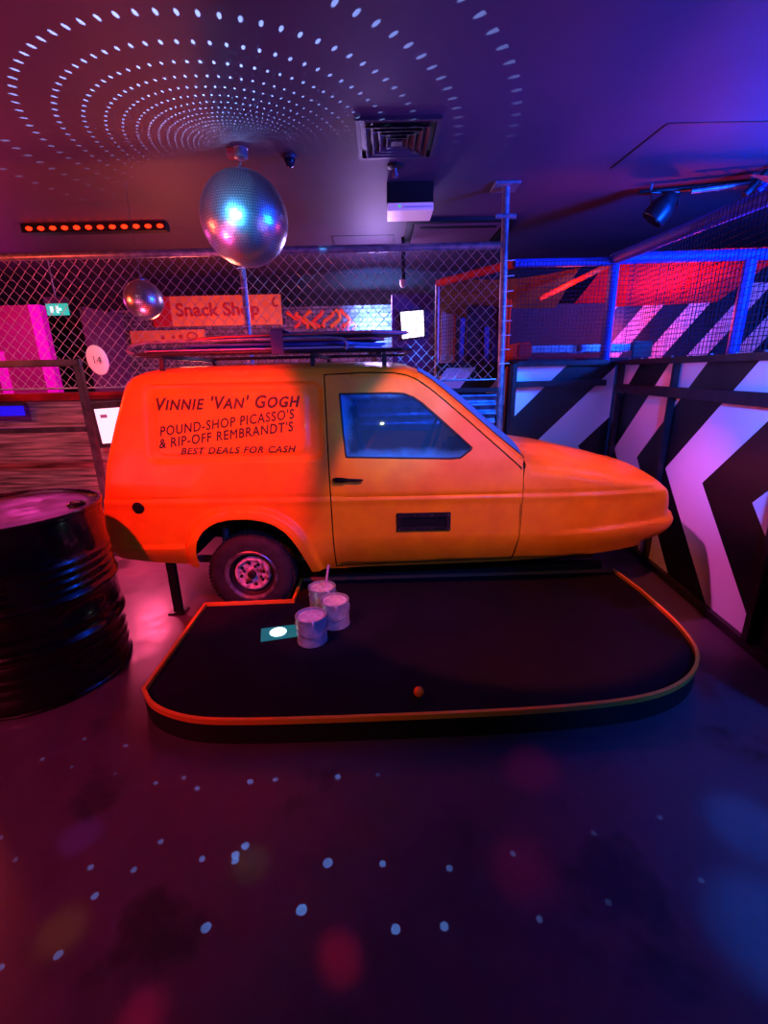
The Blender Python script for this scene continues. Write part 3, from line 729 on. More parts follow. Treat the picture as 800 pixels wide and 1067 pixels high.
def board(poly, z0, th, m, label, tilt=0, ang=0, stripe=None):
    c = Vector((sum(p_[0] for p_ in poly)/len(poly), sum(p_[1] for p_ in poly)/len(poly), z0))
    mt = Matrix.Translation(c) @ Matrix.Rotation(ang, 4, 'Z') @ Matrix.Rotation(tilt, 4, 'Y') @ Matrix.Translation(-c)
    mb = MB().prism(poly, z0, z0+th); mb.v = [tuple(mt @ Vector(v)) for v in mb.v]
    o = thing('flat_board', label, 'board', (c.x, c.y, z0), 'flat boards on the roof rack')
    mk('panel', mb, m, o, bevel=.004)
    mb = MB().prism(inset(poly, -.006), z0+th*.3, z0+th*.7); mb.v = [tuple(mt @ Vector(v)) for v in mb.v]
    mk('edge_band', mb, stripe or 'brd_pale', o)
    return o
board([(-1.42, 2.90), (-1.38, 2.84), (-.15, 2.84), (.02, 3.0), (-.15, 3.2), (-1.38, 3.2)], ZR-.008, .02, 'brd_dark', 'dark blue board with pale edge, lowest on the roof rack')
board([(-1.17, 2.86), (-.2, 2.86), (.03, 3.05), (-.25, 3.3), (-1.17, 3.3)], ZR+.018, .018, 'brd_blue', 'blue board lying across the middle of the roof rack pile', stripe='brd_blue')
board([(-.78, 2.87), (-.05, 2.87), (.03, 2.97), (-.05, 3.1), (-.78, 3.1)], ZR+.042, .014, 'brd_dark', 'short board with red front edge in the right half of the roof rack pile', stripe='brd_red')
board([(-1.12, 2.95), (-.95, 2.86), (-.05, 2.84), (.17, 3.0), (-.05, 3.4), (-1.1, 3.4)], ZR+.068, .02, 'brd_dark', 'long board with red edge and pointed right end, topmost on the roof rack', tilt=-.014, stripe='brd_red')
mk('strap', B(-.63, -.56, 2.768, 2.772, ZR-.03, ZR+.10), mat('strap webbing', (120, 60, 80), .8), rk)
mk('strap', B(-.63, -.56, 2.77, 3.66, ZR+.102, ZR+.106), mat('strap webbing top', (120, 60, 80), .8), rk)

# ------------------------------------------------------------------ putting platform
PL = [(-1.135,1.66),(-1.114,2.47),(-.58,2.50),(-.58,2.815),(1.585,2.855),(1.61,2.55),(1.60,2.22),(1.575,2.05),(1.53,1.90),(1.46,1.785),(1.36,1.69),(1.25,1.625),(1.10,1.578),(.90,1.545),(.60,1.518),(.177,1.502),(-.40,1.490),(-.66,1.492),(-.80,1.505),(-.92,1.545),(-1.03,1.60)]
PL = [(-1.10,1.70),(-1.114,2.49),(-.58,2.51),(-.58,2.815),(1.585,2.855),(1.605,2.55),(1.597,2.22),(1.575,2.06),(1.535,1.91),(1.465,1.80),(1.36,1.70),(1.24,1.63),(1.10,1.58),(.90,1.545),(.60,1.518),(.177,1.502),(-.40,1.490),(-.66,1.492),(-.80,1.505),(-.93,1.548),(-1.03,1.61)]
PL = PL[:4]+smoothline(PL[4:5]+PL[5:]+[PL[0]], 1)[:-1] if False else PL[:5]+smoothline(PL[5:]+[PL[0]], 2)[:-1]
pf = thing('putting_platform', 'low black felt putting platform with thin orange edging in front of the van', 'platform', (.2, 2.1, 0))
mk('base', MB().prism(inset(PL, .004), 0, .098), 'plat_side', pf)
mk('putting_surface', MB().prism(inset(PL, .017), .0981, .103), 'felt', pf)
i0 = inset(PL, .016); n = len(PL)
for a, b in ((0, 1), (1, 2), (2, 3), (3, 4), (4, n)):
    idx = list(range(a, b+1)); 
    if b == n: idx[-1] = 0
    rm = MB(); vs = []
    for i in idx:
        j = i % n; vs += [(*PL[j], .0985), (*PL[j], .122), (*i0[j], .122), (*i0[j], .0985)]
    fs = []
    for k in range(len(idx)-1):
        for q in range(4): fs.append((k*4+q, k*4+(q+1) % 4, (k+1)*4+(q+1) % 4, (k+1)*4+q))
    fs += [(0, 1, 2, 3), tuple((len(idx)-1)*4+q for q in (3, 2, 1, 0))]
    rm.add(vs, fs)
    mk('edging', rm, 'orange_rim' if (a, b) != (3, 4) else mat('brown edging', (120, 88, 60), .5), pf)
mk('back_step', B(-.55, 1.5, 2.87, 2.93, 0, .16), 'plat_side', pf)
# golf ball with dimples as bump
gb = mat('orange golf ball', (250, 104, 24), .3)
nt = gb.node_tree; vo_ = nt.nodes.new('ShaderNodeTexVoronoi'); vo_.inputs['Scale'].default_value = 220; tc_ = nt.nodes.new('ShaderNodeTexCoord'); bp_ = nt.nodes.new('ShaderNodeBump'); bp_.inputs['Strength'].default_value = .4; bp_.inputs['Distance'].default_value = .002
nt.links.new(tc_.outputs['Object'], vo_.inputs['Vector']); nt.links.new(vo_.outputs['Distance'], bp_.inputs['Height']); nt.links.new(bp_.outputs[0], nt.nodes['Principled BSDF'].inputs['Normal'])
prof = [(.0225*math.sin(PI*k/18)+1e-5, -.0225*math.cos(PI*k/18)) for k in range(19)]
tag(mk('golf_ball', MB().lathe(prof, (.134, 1.635, .1258), 28, cap0=False, cap1=False), gb, smooth=True), 'orange golf ball resting on the black putting felt', 'golf ball')
# lit hole
hl = thing('lit_cup', 'glowing white golf cup with a teal glow around it put in as a plate beside the paint cans', 'golf hole', (-.59, 2.15, .1035))
mk('plate', MB().prism([(-.665, 2.075), (-.475, 2.12), (-.49, 2.245), (-.695, 2.205)], .1035, .106), mat('teal felt glow', (20, 90, 100), .4, emit=(20, 140, 150), estr=.42), hl, bevel=.001)  # teal glow around the cup, put in as emission of a flat plate
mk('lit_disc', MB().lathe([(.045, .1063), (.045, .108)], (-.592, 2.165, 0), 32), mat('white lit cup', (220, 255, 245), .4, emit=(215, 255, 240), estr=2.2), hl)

# ------------------------------------------------------------------ paint cans
def paint_can(x, y, ang, label, hgt=.152):
    t = thing('paint_can', label, 'paint can', (x, y, .1035), 'paint cans on the putting platform')
    z0 = .1035; R = .078
    mk('can_body', MB().lathe([(R-.002, z0), (R+.002, z0+.003), (R+.002, z0+.008), (R, z0+.011), (R, z0+hgt-.012), (R+.0025, z0+hgt-.009), (R+.003, z0+hgt), (R-.006, z0+hgt), (R-.008, z0+hgt-.012), (R-.012, z0+hgt-.014)], (x, y, 0), 40, cap1=False), 'can', t, smooth=35)
    mk('paint_fill', MB().lathe([(R-.009, z0+hgt-.012), (R-.012, z0+hgt-.007), (R-.03, z0+hgt-.006), (.001, z0+hgt-.0065)], (x, y, 0), 36, cap0=False), 'lid', t, smooth=True)
    # wire handle hanging down in front
    pts = []
    for k in range(17):
        a = PI*k/16
        px = -R*1.05*math.cos(a); pz = -R*.72*math.sin(a); py = -(R*1.06)*math.sin(a)**.6 if math.sin(a) > 0 else 0
        v = Matrix.Rotation(ang, 4, 'Z') @ Vector((px, py, 0)); pts.append((x+v.x, y+v.y, z0+hgt-.035+pz))
    mk('wire_handle', MB().tube(pts, .0022, 6), 'tube', t, smooth=True)
    for s_ in (-1, 1):
        v = Matrix.Rotation(ang, 4, 'Z') @ Vector((s_*R, 0, 0))
        mk('handle_ear', MB().lathe([(.009, -.003), (.009, .003)], (x+v.x*1.01, y+v.y*1.01, z0+hgt-.035), 12, mtx=Matrix.Rotation(ang, 4, 'Z') @ Matrix.Rotation(PI/2, 4, 'Y')), 'can', t)
    # drip of dried paint over the lip
    v = Matrix.Rotation(ang, 4, 'Z') @ Vector((.1*R, -R*1.03, 0))
    mk('paint_drip', MB().tube([(x+v.x*.9, y+v.y*.93, z0+hgt+.002), (x+v.x, y+v.y, z0+hgt-.006), (x+v.x, y+v.y, z0+hgt-.03)], [.010, .009, .004], 8), 'lid', t, smooth=True)
    return t
c1 = paint_can(-.392, 2.085, .2, 'open paint can nearest the glowing golf cup, frontmost of three')
c2 = paint_can(-.285, 2.245, .1, 'open paint can on the right of the three, bluish side')
c3 = paint_can(-.375, 2.41, .5, 'rear paint can with a stirring stick standing in it')
st = MB().bar((-.36, 2.40, .21), (-.325, 2.385, .40), .012, .005, up=(0, 1, 0))
tag(mk('stirring_stick', st, mat('pale wooden stick', (214, 150, 180), .5), bevel=.001), 'thin pale stirring stick standing in the rear paint can', 'stick')

# ------------------------------------------------------------------ oil drum
dx, dy, dR, dH = -1.765, 2.03, .378, .88
dm = thing('oil_drum', 'black steel oil drum standing at the left of the van', 'drum', (dx, dy, 0))
pr = [(dR-.012, .0), (dR+.004, .002), (dR+.006, .014), (dR-.003, .024)]
def ridge(zc, hgt, w):
    out = []
    for k in range(-4, 5): out.append((dR+hgt*math.cos(PI*k/8)**1.2 if abs(k) < 4 else dR, zc+w*k/4))
    return out
for zc, hh, w in ((.10, .003, .02), (.15, .003, .02), (.20, .003, .02), (.285, .015, .028), (.36, .003, .02)): pr += ridge(zc, hh, w)
for zc in (.535, .575, .615, .655): pr += ridge(zc, .006, .017)
pr += ridge(.492, .014, .026)
pr = sorted(pr, key=lambda q: q[1])
pr += [(dR, .70), (dR-.002, .845), (dR+.004, .855), (dR+.008, .866), (dR+.008, .876), (dR+.003, .88), (dR-.006, .878), (dR-.010, .868), (dR-.011, .862)]
mk('drum_body', MB().lathe(pr, (dx, dy, 0), 96, cap1=False), 'drum', dm, smooth=50)
mk('drum_lid', MB().lathe([(dR-.010, .858), (dR-.012, .862), (dR-.05, .8645), (dR-.06, .861), (.1, .862), (.001, .862)], (dx, dy, 0), 64, cap0=False, cap1=False), 'drum_top', dm, smooth=50)
bx_, by_ = dx+.26, dy+.10
bg = mk('bung_cap', MB().lathe([(.040, .861), (.040, .872), (.034, .876), (.026, .876), (.024, .869), (.001, .869)], (bx_, by_, 0), 28, cap0=False, cap1=False), 'drum', dm, smooth=40)
mk('bung_lug', MB().box(bx_-.018, bx_+.018, by_-.004, by_+.004, .868, .879), 'rim', bg)
mk('bung_cap', MB().lathe([(.020, .861), (.020, .870), (.012, .874), (.001, .874)], (dx-.26, dy-.10, 0), 20, cap0=False, cap1=False), 'drum', dm, smooth=40)

# ------------------------------------------------------------------ mirror balls
def mirror_ball(cx, cy, cz, R, rows, label, wire=None):
    t = thing('mirror_ball', label, 'mirror ball', (cx, cy, cz-R), 'mirror balls hanging from the ceiling')
    mb = MB(); rnd = random.Random(3); dth = PI/rows
    for i in range(rows):
        th0 = PI*i/rows; th1 = PI*(i+1)/rows; thm = (th0+th1)/2
        n_ = max(5, int(round(2*PI*math.sin(thm)/dth)))
        for j in range(n_):
            a0 = 2*PI*j/n_; a1 = 2*PI*(j+1)/n_
            gp = .06; A0 = a0+(a1-a0)*gp; A1 = a1-(a1-a0)*gp; T0 = th0+dth*gp; T1 = th1-dth*gp
            nrm = Vector((math.sin(thm)*math.cos((a0+a1)/2), math.sin(thm)*math.sin((a0+a1)/2), math.cos(thm)))
            jt_ = Vector((rnd.gauss(0, 1), rnd.gauss(0, 1), rnd.gauss(0, 1)))*.016; nn = (nrm+jt_).normalized()
            q = []
            for T, A in ((T0, A0), (T0, A1), (T1, A1), (T1, A0)):
                v = Vector((math.sin(T)*math.cos(A), math.sin(T)*math.sin(A), math.cos(T)))*R
                v = v-nn*((v-nrm*R).dot(nn)); q.append(Vector((cx, cy, cz))+v)
            mb.add(q, [(3, 2, 1, 0)])
    mk('mirror_tiles', mb, 'mirror', t, recalc=False)
    mk('ball_core', MB().lathe([((R-.006)*math.sin(PI*k/24)+1e-5, -(R-.006)*math.cos(PI*k/24)) for k in range(25)], (cx, cy, cz), 40, cap0=False, cap1=False), mat('grout grey', (70, 76, 90), .5), t, smooth=True)
    mk('top_cap', MB().lathe([(.03, R-.006), (.03, R+.006), (.01, R+.012), (.006, R+.03)], (cx, cy, cz), 16), 'tube', t, smooth=40)
    if wire: mk('hanging_wire', MB().tube([(cx, cy, cz+R+.02), (cx, cy, wire)], .002, 6), 'tube', t)
    return t
BX, BY, BZ, BR = -.896, 3.49, 2.45, .285
mirror_ball(BX, BY, BZ, BR, 56, 'large mirror ball hanging over the van roof, throwing dots on the ceiling')
hk = thing('ball_motor', 'small box motor on the ceiling from which the large mirror ball hangs', 'motor', (BX+.01, BY, 2.79))
mk('motor_housing', MB().lathe([(.035, 2.795), (.045, 2.80), (.045, 2.845), (.05, 2.85)], (BX+.015, BY, 0), 20), 'tube', hk, smooth=40)
mk('motor_plate', B(BX-.07, BX+.03, BY-.03, BY+.03, 2.80, 2.849), mat('red motor box', (170, 50, 60), .5), hk, bevel=.004)
mk('hook', MB().tube([(BX+.0, BY, 2.795), (BX+.012, BY, 2.785), (BX+.012, BY, 2.77), (BX-.004, BY, 2.762), (BX-.012, BY, 2.772)], .003, 6), 'tube', hk)
mirror_ball(-1.88, 3.95, 2.04, .145, 30, 'small mirror ball hanging low in front of the wire fence, left of the large one', wire=2.85)

# ------------------------------------------------------------------ ceiling fixtures
vt = thing('air_vent', 'square black air vent with nested louvres in the ceiling, right of the large mirror ball', 'vent', (.13, 3.38, ZC-.03))
vx, vy, vs_ = .13, 3.38, .25
def frame_ring(x, y, s0, s1, z0, z1):
    m_ = MB()
    vs = []
    for s_, z in ((s0, z1), (s0, z0), (s1, z0), (s1, z1)):
        vs += [(x-s_, y-s_, z), (x+s_, y-s_, z), (x+s_, y+s_, z), (x-s_, y+s_, z)]
    fs = []
    for q in range(4):
        for k in range(4): fs.append((q*4+k, q*4+(k+1) % 4, ((q+1) % 4)*4+(k+1) % 4, ((q+1) % 4)*4+k))
    return m_.add(vs, fs)
mk('outer_frame', frame_ring(vx, vy, .25, .225, ZC-.022, ZC-.001), 'vent', vt)
mk('backing', B(vx-.225, vx+.225, vy-.225, vy+.225, ZC-.004, ZC-.001), 'black', vt)
for k in range(4):
    s_ = .195-.043*k
    m_ = MB(); vs = []
    for s2, z in ((s_, ZC-.034), (s_-.004, ZC-.034), (s_-.034, ZC-.008), (s_-.030, ZC-.008)): vs += [(vx-s2, vy-s2, z), (vx+s2, vy-s2, z), (vx+s2, vy+s2, z), (vx-s2, vy+s2, z)]
    m_.add(vs, [(q*4+c, q*4+(c+1) % 4, ((q+1) % 4)*4+(c+1) % 4, ((q+1) % 4)*4+c) for q in range(4) for c in range(4)])
    mk('louvre', m_, 'vent', vt)
mk('centre_plate', B(vx-.035, vx+.035, vy-.03, vy+.03, ZC-.036, ZC-.03), 'vent', vt)
sd = thing('smoke_detector', 'small dark ceiling detector between the black vent and the emergency light', 'detector', (.13, 3.80, ZC-.09))
mk('base', MB().lathe([(.03, -.02), (.055, -.012), (.055, 0)], (.13, 3.78, ZC), 24), 'black', sd, smooth=40)
mk('probe', MB().lathe([(.012, -.075), (.022, -.07), (.022, -.05), (.012, -.045), (.012, -.018)], (.13, 3.78, ZC), 16), 'tube', sd, smooth=40)
s2 = thing('ceiling_sensor', 'small round ceiling sensor right of the mirror ball motor', 'sensor', (-.59, 3.6, ZC-.07))
mk('base', MB().lathe([(.045, -.02), (.05, -.01), (.05, 0)], (-.585, 3.60, ZC), 24), 'vent', s2, smooth=40)
mk('dome', MB().lathe([(.0, -.07), (.022, -.062), (.034, -.045), (.038, -.02)], (-.585, 3.60, ZC), 24, cap0=False), 'glass_dark', s2, smooth=True)
el = thing('emergency_light', 'emergency light box with a pale strip under the ceiling, above the van door', 'light', (.25, 4.15, 2.68))
mk('housing', B(.075, .435, 4.06, 4.30, 2.70, 2.85), 'black', el, bevel=.004)
mk('diffuser', B(.078, .432, 4.03, 4.30, 2.645, 2.698), mat('pale diffuser', (220, 190, 220), .35, emit=(200, 150, 220), estr=.3), el, bevel=.004)
mk('indicator', MB().lathe([(.008, 0), (.008, .004)], (.17, 4.029, 2.675), 12, mtx=Matrix.Rotation(PI/2, 4, 'X')), mat('green indicator', (0, 120, 60), .5, emit=(0, 220, 110), estr=1.2), el)
mk('tube_strip', MB().tube([(.2, 4.028, 2.668), (.42, 4.028, 2.668)], .006, 8), 'white', el)
cs_ = thing('ceiling_cassette', 'long dark recessed ceiling cassette behind the fence top rail', 'cassette', (.8, 5.3, ZC-.04))
mk('surround', frame_ring(.80, 5.45, .52, .46, ZC-.035, ZC-.001), 'black', cs_)
mk('panel', B(.36, 1.24, 5.01, 5.89, ZC-.03, ZC-.002), mat('pale cassette panel', (92, 66, 84), .4), cs_, bevel=.01)
mk('slot', B(.42, 1.18, 5.10, 5.16, ZC-.034, ZC-.0301), 'black', cs_)
# red LED batten
lb = thing('led_batten', 'black batten with a row of red lamps on the ceiling at the left', 'light bar', (-2.65, 4.85, ZC-.07))
mk('housing', B(-3.36, -2.0, 4.86, 4.96, ZC-.075, ZC-.001), 'black', lb, bevel=.005)
M['redled'] = mat('red lamp', (255, 40, 10), .4, emit=(255, 36, 10), estr=4.)
for k in range(12):
    mk('lamp', MB().lathe([(.026, 0), (.024, .008), (.012, .016), (.001, .018)], (-3.28+k*.112, 4.859, ZC-.043), 14, mtx=Matrix.Rotation(PI/2, 4, 'X') @ Matrix.Diagonal((1.2, .7, 1, 1))), 'redled', lb, smooth=True)
# stage lights right
rl = thing('lighting_rail', 'dark rail on the ceiling that carries the stage lights above the cage', 'rail', (2.75, 4.1, ZC-.1))
mk('rail_tube', MB().tube([(2.12, 4.25, 2.80), (3.6, 3.9, 2.80)], .022, 10), 'black', rl, smooth=True)
mk('rail_tube', MB().tube([(2.44, 4.07, 2.745), (3.3, 3.88, 2.78)], .016, 10), 'tube', rl, smooth=True)
for x, y in ((2.2, 4.22), (2.9, 4.07), (3.5, 3.93)): mk('bracket', MB().tube([(x, y, 2.80), (x, y, 2.85)], .012, 8), 'tube', rl)
for a, b in (((2.5, 4.07, 2.74), (2.62, 4.13, 2.80)), ((2.62, 4.04, 2.74), (2.74, 4.1, 2.80)), ((2.74, 4.02, 2.745), (2.86, 4.07, 2.80))): mk('lattice_bar', MB().tube([a, b], .009, 8), 'tube', rl)
pc = thing('stage_light', 'black barrel stage light hanging at the left end of the ceiling rail', 'stage light', (2.22, 4.12, 2.55))
mt = Matrix.Translation((2.27, 4.12, 2.69)) @ Matrix.Rotation(-.55, 4, 'Y') @ Matrix.Rotation(.5, 4, 'X')
mk('lamp_body', MB().lathe([(.045, -.01), (.075, .02), (.085, .06)][0:0]+[(.088, -.12), (.094, -.115), (.094, -.02), (.07, .03), (.05, .08), (.03, .095)], (2.27, 4.12, 2.67), 28, mtx=Matrix.Rotation(.6, 4, 'Y') @ Matrix.Rotation(.25, 4, 'X')), 'steel_black', pc, smooth=35)
mk('lens', MB().lathe([(.082, -.123), (.082, -.119)], (2.27, 4.12, 2.67), 28, mtx=Matrix.Rotation(.6, 4, 'Y') @ Matrix.Rotation(.25, 4, 'X')), 'glass_dark', pc)
mk('yoke', MB().tube([(2.17, 4.12, 2.68), (2.16, 4.13, 2.76), (2.38, 4.13, 2.76), (2.375, 4.12, 2.66)], .010, 8), 'steel_black', pc)
bar = thing('stage_light', 'slim stage light with two upright tubes at the right of the ceiling rail', 'stage light', (2.85, 4.0, 2.62))
mk('lamp_tube', MB().tube([(2.74, 3.9, 2.66), (2.86, 3.88, 2.80)], .026, 12), 'steel_black', bar, smooth=True)
mk('lamp_tube', MB().tube([(2.81, 3.87, 2.67), (2.94, 3.85, 2.80)], .022, 12), mat('blue lamp shell', (60, 90, 190), .35, metal=.3), bar, smooth=True)
mk('red_lit_tube', MB().tube([(2.92, 3.78, 2.80), (3.25, 3.72, 2.81)], .024, 12), mat('red lit tube colour', (230, 40, 70), .4), bar, smooth=True)  # tube under red light, drawn with that red in its base colour

# ------------------------------------------------------------------ beyond the fence
sn = thing('snack_sign', 'orange board reading Snack Shop on the far wall behind the fence', 'sign', (-2.15, 6.9, 2.1))
M['sgn'] = mat('orange sign board', (232, 138, 84), .6, rgb2=(222, 122, 70), nscale=6)
M['sgn_red'] = mat('red sign print', (176, 22, 40), .6)
mk('board', B(-3.2, -1.38, 6.90, 6.95, 2.13, 2.52), 'sgn', sn, bevel=.003)
mk('red_end', B(-3.2, -2.93, 6.896, 6.8995, 2.132, 2.518), 'sgn_red', sn)
text('Snack Shop', sn, 'sgn_red', -2.275, 6.896, 2.315, 1.17, .23, bold=.003, ext=.002)
mk('swirl', MB().tube([(-1.45+.055*math.cos(a)*(1-a/12), 6.896, 2.41+.075*math.sin(a)*(1-a/12)) for a in [k*.35+1. for k in range(14)]], .012, 6), 'sgn_red', sn)
sm = thing('menu_banner', 'narrow orange menu banner below the snack sign on the far wall', 'banner', (-3.0, 6.9, 1.9))
mk('board', B(-3.56, -2.5, 6.90, 6.95, 1.905, 2.085), 'sgn', sm, bevel=.003)
for x, s_ in ((-3.1, .03), (-2.95, .022), (-2.84, .032)): mk('print_mark', MB().lathe([(s_, 0), (s_, .003)], (x, 6.898, 1.99), 12, mtx=Matrix.Rotation(PI/2, 4, 'X')), 'sgn_red', sm)
mk('print_mark', MB().tube([(-2.68+.07*math.cos(a), 6.897, 2.0+.045*math.sin(a)) for a in [k*PI/8 for k in range(16)]], .010, 6, closed=True), 'sgn_red', sm)
tag(mk('brick_wall', B(-3.8, .34, 6.95, 7.2, 0, 2.36), 'brick'), 'painted brick wall behind the snack sign beyond the fence', 'wall')
gf = thing('graffiti', 'red and orange graffiti lettering sprayed on the brick wall beyond the roof rack', 'graffiti', (-.8, 6.94, 1.9))
rg = random.Random(5)
for k in range(7):
    x = -1.22+k*.12
    pts = [(x+.09*math.sin(q*.9+k)*(.6+.5*rg.random()), 6.945, 2.06+.045*q+.03*rg.random()) for q in range(6)]
    mk('spray_stroke', MB().tube(pts, .030, 6), mat('spray %d' % k, (230, 60+(k % 3)*20, 40), .6), gf, smooth=True)
for k in range(4):
    pts = [(-.62+k*.085+.03*math.sin(q*2+k), 6.945, 2.02+.03*q) for q in range(5)]
    mk('spray_stroke', MB().tube(pts, .012, 6), mat('pink spray %d' % k, (235, 90, 130), .6), gf, smooth=True)
scn = thing('wall_screen', 'bright white lit screen on the dark pillar beyond the fence', 'screen', (.37, 5.6, 1.8))
mk('pillar', B(.12, .60, 5.66, 5.9, 0, 2.6), mat('purple pillar paint', (84, 50, 92), .6), scn) if False else None
tag(mk('pillar', B(.14, .62, 5.66, 5.9, 0, 2.3), mat('purple pillar paint', (104, 62, 110), .6)), 'purple lit pillar carrying the white screen beyond the fence', 'pillar')
mk('casing', MB().add([(.215, 5.62, 2.125), (.515, 5.62, 2.14), (.525, 5.62, 1.825), (.24, 5.62, 1.795), (.215, 5.65, 2.125), (.515, 5.65, 2.14), (.525, 5.65, 1.825), (.24, 5.65, 1.795)], [(0,1,2,3),(7,6,5,4),(0,4,5,1),(1,5,6,2),(2,6,7,3),(3,7,4,0)]), 'black', scn)
mk('display', MB().add([(.235, 5.61, 2.105), (.498, 5.61, 2.12), (.51, 5.61, 1.845), (.256, 5.61, 1.818), (.235, 5.619, 2.105), (.498, 5.619, 2.12), (.51, 5.619, 1.845), (.256, 5.619, 1.818)], [(0,1,2,3),(7,6,5,4),(0,4,5,1),(1,5,6,2),(2,6,7,3),(3,7,4,0)]), mat('lit display', (250, 240, 250), .5, emit=(255, 235, 250), estr=2.2), scn)
fl = thing('flood_lamp', 'bright blue white lamp glaring against the brick wall beyond the van roof', 'lamp', (-.05, 6.6, 1.7))
mk('lamp_head', MB().lathe([(.05, 0), (.09, .03), (.10, .08), (.095, .085)], (-.08, 6.62, 1.70), 20, mtx=Matrix.Rotation(-.9, 4, 'X')), 'steel_black', fl, smooth=35)
mk('stand', MB().tube([(-.08, 6.62, 0), (-.08, 6.62, 1.70)], .018, 8), 'steel_black', fl)
tag(mk('security_camera', MB().lathe([(.0, -.05), (.03, -.04), (.04, -.01), (.04, .03)], (.27, 5.58, 2.40), 20, cap0=False), 'white', smooth=40), 'small dome camera above the white screen beyond the fence', 'camera')
tag(mk('camera_bracket', B(.25, .29, 5.56, 5.6, 2.43, ZC), 'black'), 'thin black drop bracket holding the dome camera under the ceiling', 'bracket')
# magenta lit wall at the left
mw = thing('magenta_partition', 'magenta lit partition with a glowing vertical edge at the far left beyond the fence', 'partition', (-4.9, 6.5, 0))
mk('panel', B(-6.0, -4.62, 6.5, 6.6, 0, 2.39), 'mag', mw)
mk('glowing_edge', MB().prism([(-4.62, 6.49), (-4.47, 6.49), (-4.47, 6.6), (-4.62, 6.6)], 0, 2.39), 'maglight', mw)
mk('glowing_edge', B(-5.22, -5.10, 6.47, 6.499, 0, 1.82), 'maglight', mw)
tag(mk('dark_doorway', B(-4.2, -3.9, 7.2, 7.38, 0, 2.2), 'black'), 'unlit black door panel on the far wall right of the magenta partition', 'door') if False else None
ex = thing('exit_sign', 'small green lit exit sign beyond the left end of the fence', 'exit sign', (-3.92, 6.0, 2.19))
M['green'] = mat('green exit face', (0, 130, 110), .5, emit=(10, 190, 170), estr=1.)
mk('sign_face', B(-4.05, -3.79, 5.99, 6.01, 2.195, 2.325), 'green', ex)
mk('pictogram', MB().box(-4.0, -3.965, 5.985, 5.9895, 2.225, 2.295).box(-3.93, -3.90, 5.985, 5.9895, 2.22, 2.30).box(-3.895, -3.865, 5.985, 5.9895, 2.245, 2.275), mat('white exit print', (210, 255, 250), .5, emit=(150, 255, 235), estr=1.), ex)
mk('sign_casing', B(-4.06, -3.78, 5.98, 6.04, 2.328, 2.40), 'vent', ex, bevel=.004)
mk('drop_rod', MB().tube([(-3.92, 6.01, 2.40), (-3.92, 6.01, ZC)], .008, 6), 'tube', ex)
tag(mk('purple_wall', B(-3.72, -3.66, 6.1, 7.3, 0, 2.3), mat('purple panel', (92, 40, 84), .6)), 'purple wall panel standing between the exit sign and the brick wall', 'panel')

# ------------------------------------------------------------------ lights
def light(kind, name, loc, energy, col, target=None, size=.1, angle=60, blend=.3, rot=None, size_y=None):
    l = bpy.data.lights.new(name, kind); l.energy = energy; l.color = col
    if kind == 'SPOT': l.spot_size = math.radians(angle); l.spot_blend = blend; l.shadow_soft_size = size
    elif kind == 'POINT': l.shadow_soft_size = size
    elif kind == 'AREA':
        l.size = size
        if size_y: l.shape = 'RECTANGLE'; l.size_y = size_y
    o = bpy.data.objects.new(name, l); C.objects.link(o); o.location = loc
    if target is not None: o.rotation_euler = (Vector(target)-Vector(loc)).to_track_quat('-Z', 'Y').to_euler()
    return o
RED = (1., .03, .015); ORG = (1., .30, .10); MAG = (1., .05, .45); BLU = (.03, .12, 1.); VIO = (.35, .08, 1.); WARM = (1., .55, .25)
light('SPOT', 'red wash left', (-1.35, .75, 2.8), 560, (1., .018, .008), (-1.35, 2.6, 1.12), .05, 44, .35)
light('SPOT', 'orange wash on van', (.95, .85, 2.78), 270, (1., .165, .04), (.78, 2.5, .78), .03, 47, .15)
light('SPOT', 'yellow green van wash', (.0, -1.2, 2.6), 22, (.8, 1., .2), (0, 2.6, .8), .02, 44, .5)  # unseen narrow spot added to give the van's lower flank its olive tone
light('SPOT', 'magenta on panel', (.3, 3.0, 2.65), 250, (1, .10, .62), (1.98, 2.74, .10), .04, 32, .8)
light('SPOT', 'red pink on far panel', (1.1, 3.2, 2.4), 42, (1, .06, .14), (2.05, 3.65, 1.25), .04, 34, .7)
light('SPOT', 'blue on end panel', (.9, 3.1, 2.3), 60, (.03, .15, 1), (1.4, 4.17, 1.3), .04, 40, .7)
light('SPOT', 'blue right', (1.1, .6, 1.55), 900, (.0, .12, 1.), (1.94, 1.7, 1.35), .1, 50, .9)
light('AREA', 'blue ceiling wash', (3.4, 2.4, 2.2), 560, (.0, .065, 1.), (3.1, 2.6, 2.85), .4)
light('AREA', 'blue cage wash', (3.2, 2.2, 1.9), 60, (.02, .12, 1.), (2.2, 4.2, 1.9), .5)
light('POINT', 'red cage glow', (2.9, 4.7, 1.85), 34, RED, size=.1)
light('POINT', 'red glow end bay', (1.7, 4.45, 2.15), 7, (1, .05, .03), size=.1)
light('SPOT', 'blue on sheet', (.3, 4.03, 1.75), 40, (.01, .14, 1.), (.3, 4.15, .9), .03, 130, .6)
light('SPOT', 'blue over bonnet', (1.6, 2.5, 2.6), 420, (.0, .14, 1.), (.9, 4.15, 1.0), .03, 26, .5)
light('SPOT', 'pink on cans', (-1.4, 1.1, 2.6), 120, (1., .2, .45), (-.35, 2.24, .2), .03, 14, .5)
light('SPOT', 'blue front wash', (1.4, -.6, 2.4), 320, (.0, .06, 1.), (-.1, 2.6, .9), .03, 40, .6)
light('SPOT', 'cyan window wash', (1.1, .4, 2.5), 300, (.0, .26, 1.), (.10, 2.58, 1.16), .02, 15, .9)
light('POINT', 'magenta left rear', (-4.6, 5.6, 2.1), 34, MAG, size=.2)
light('POINT', 'red fence left', (-3.4, 3.0, 1.9), 80, (1, .08, .03), size=.1)
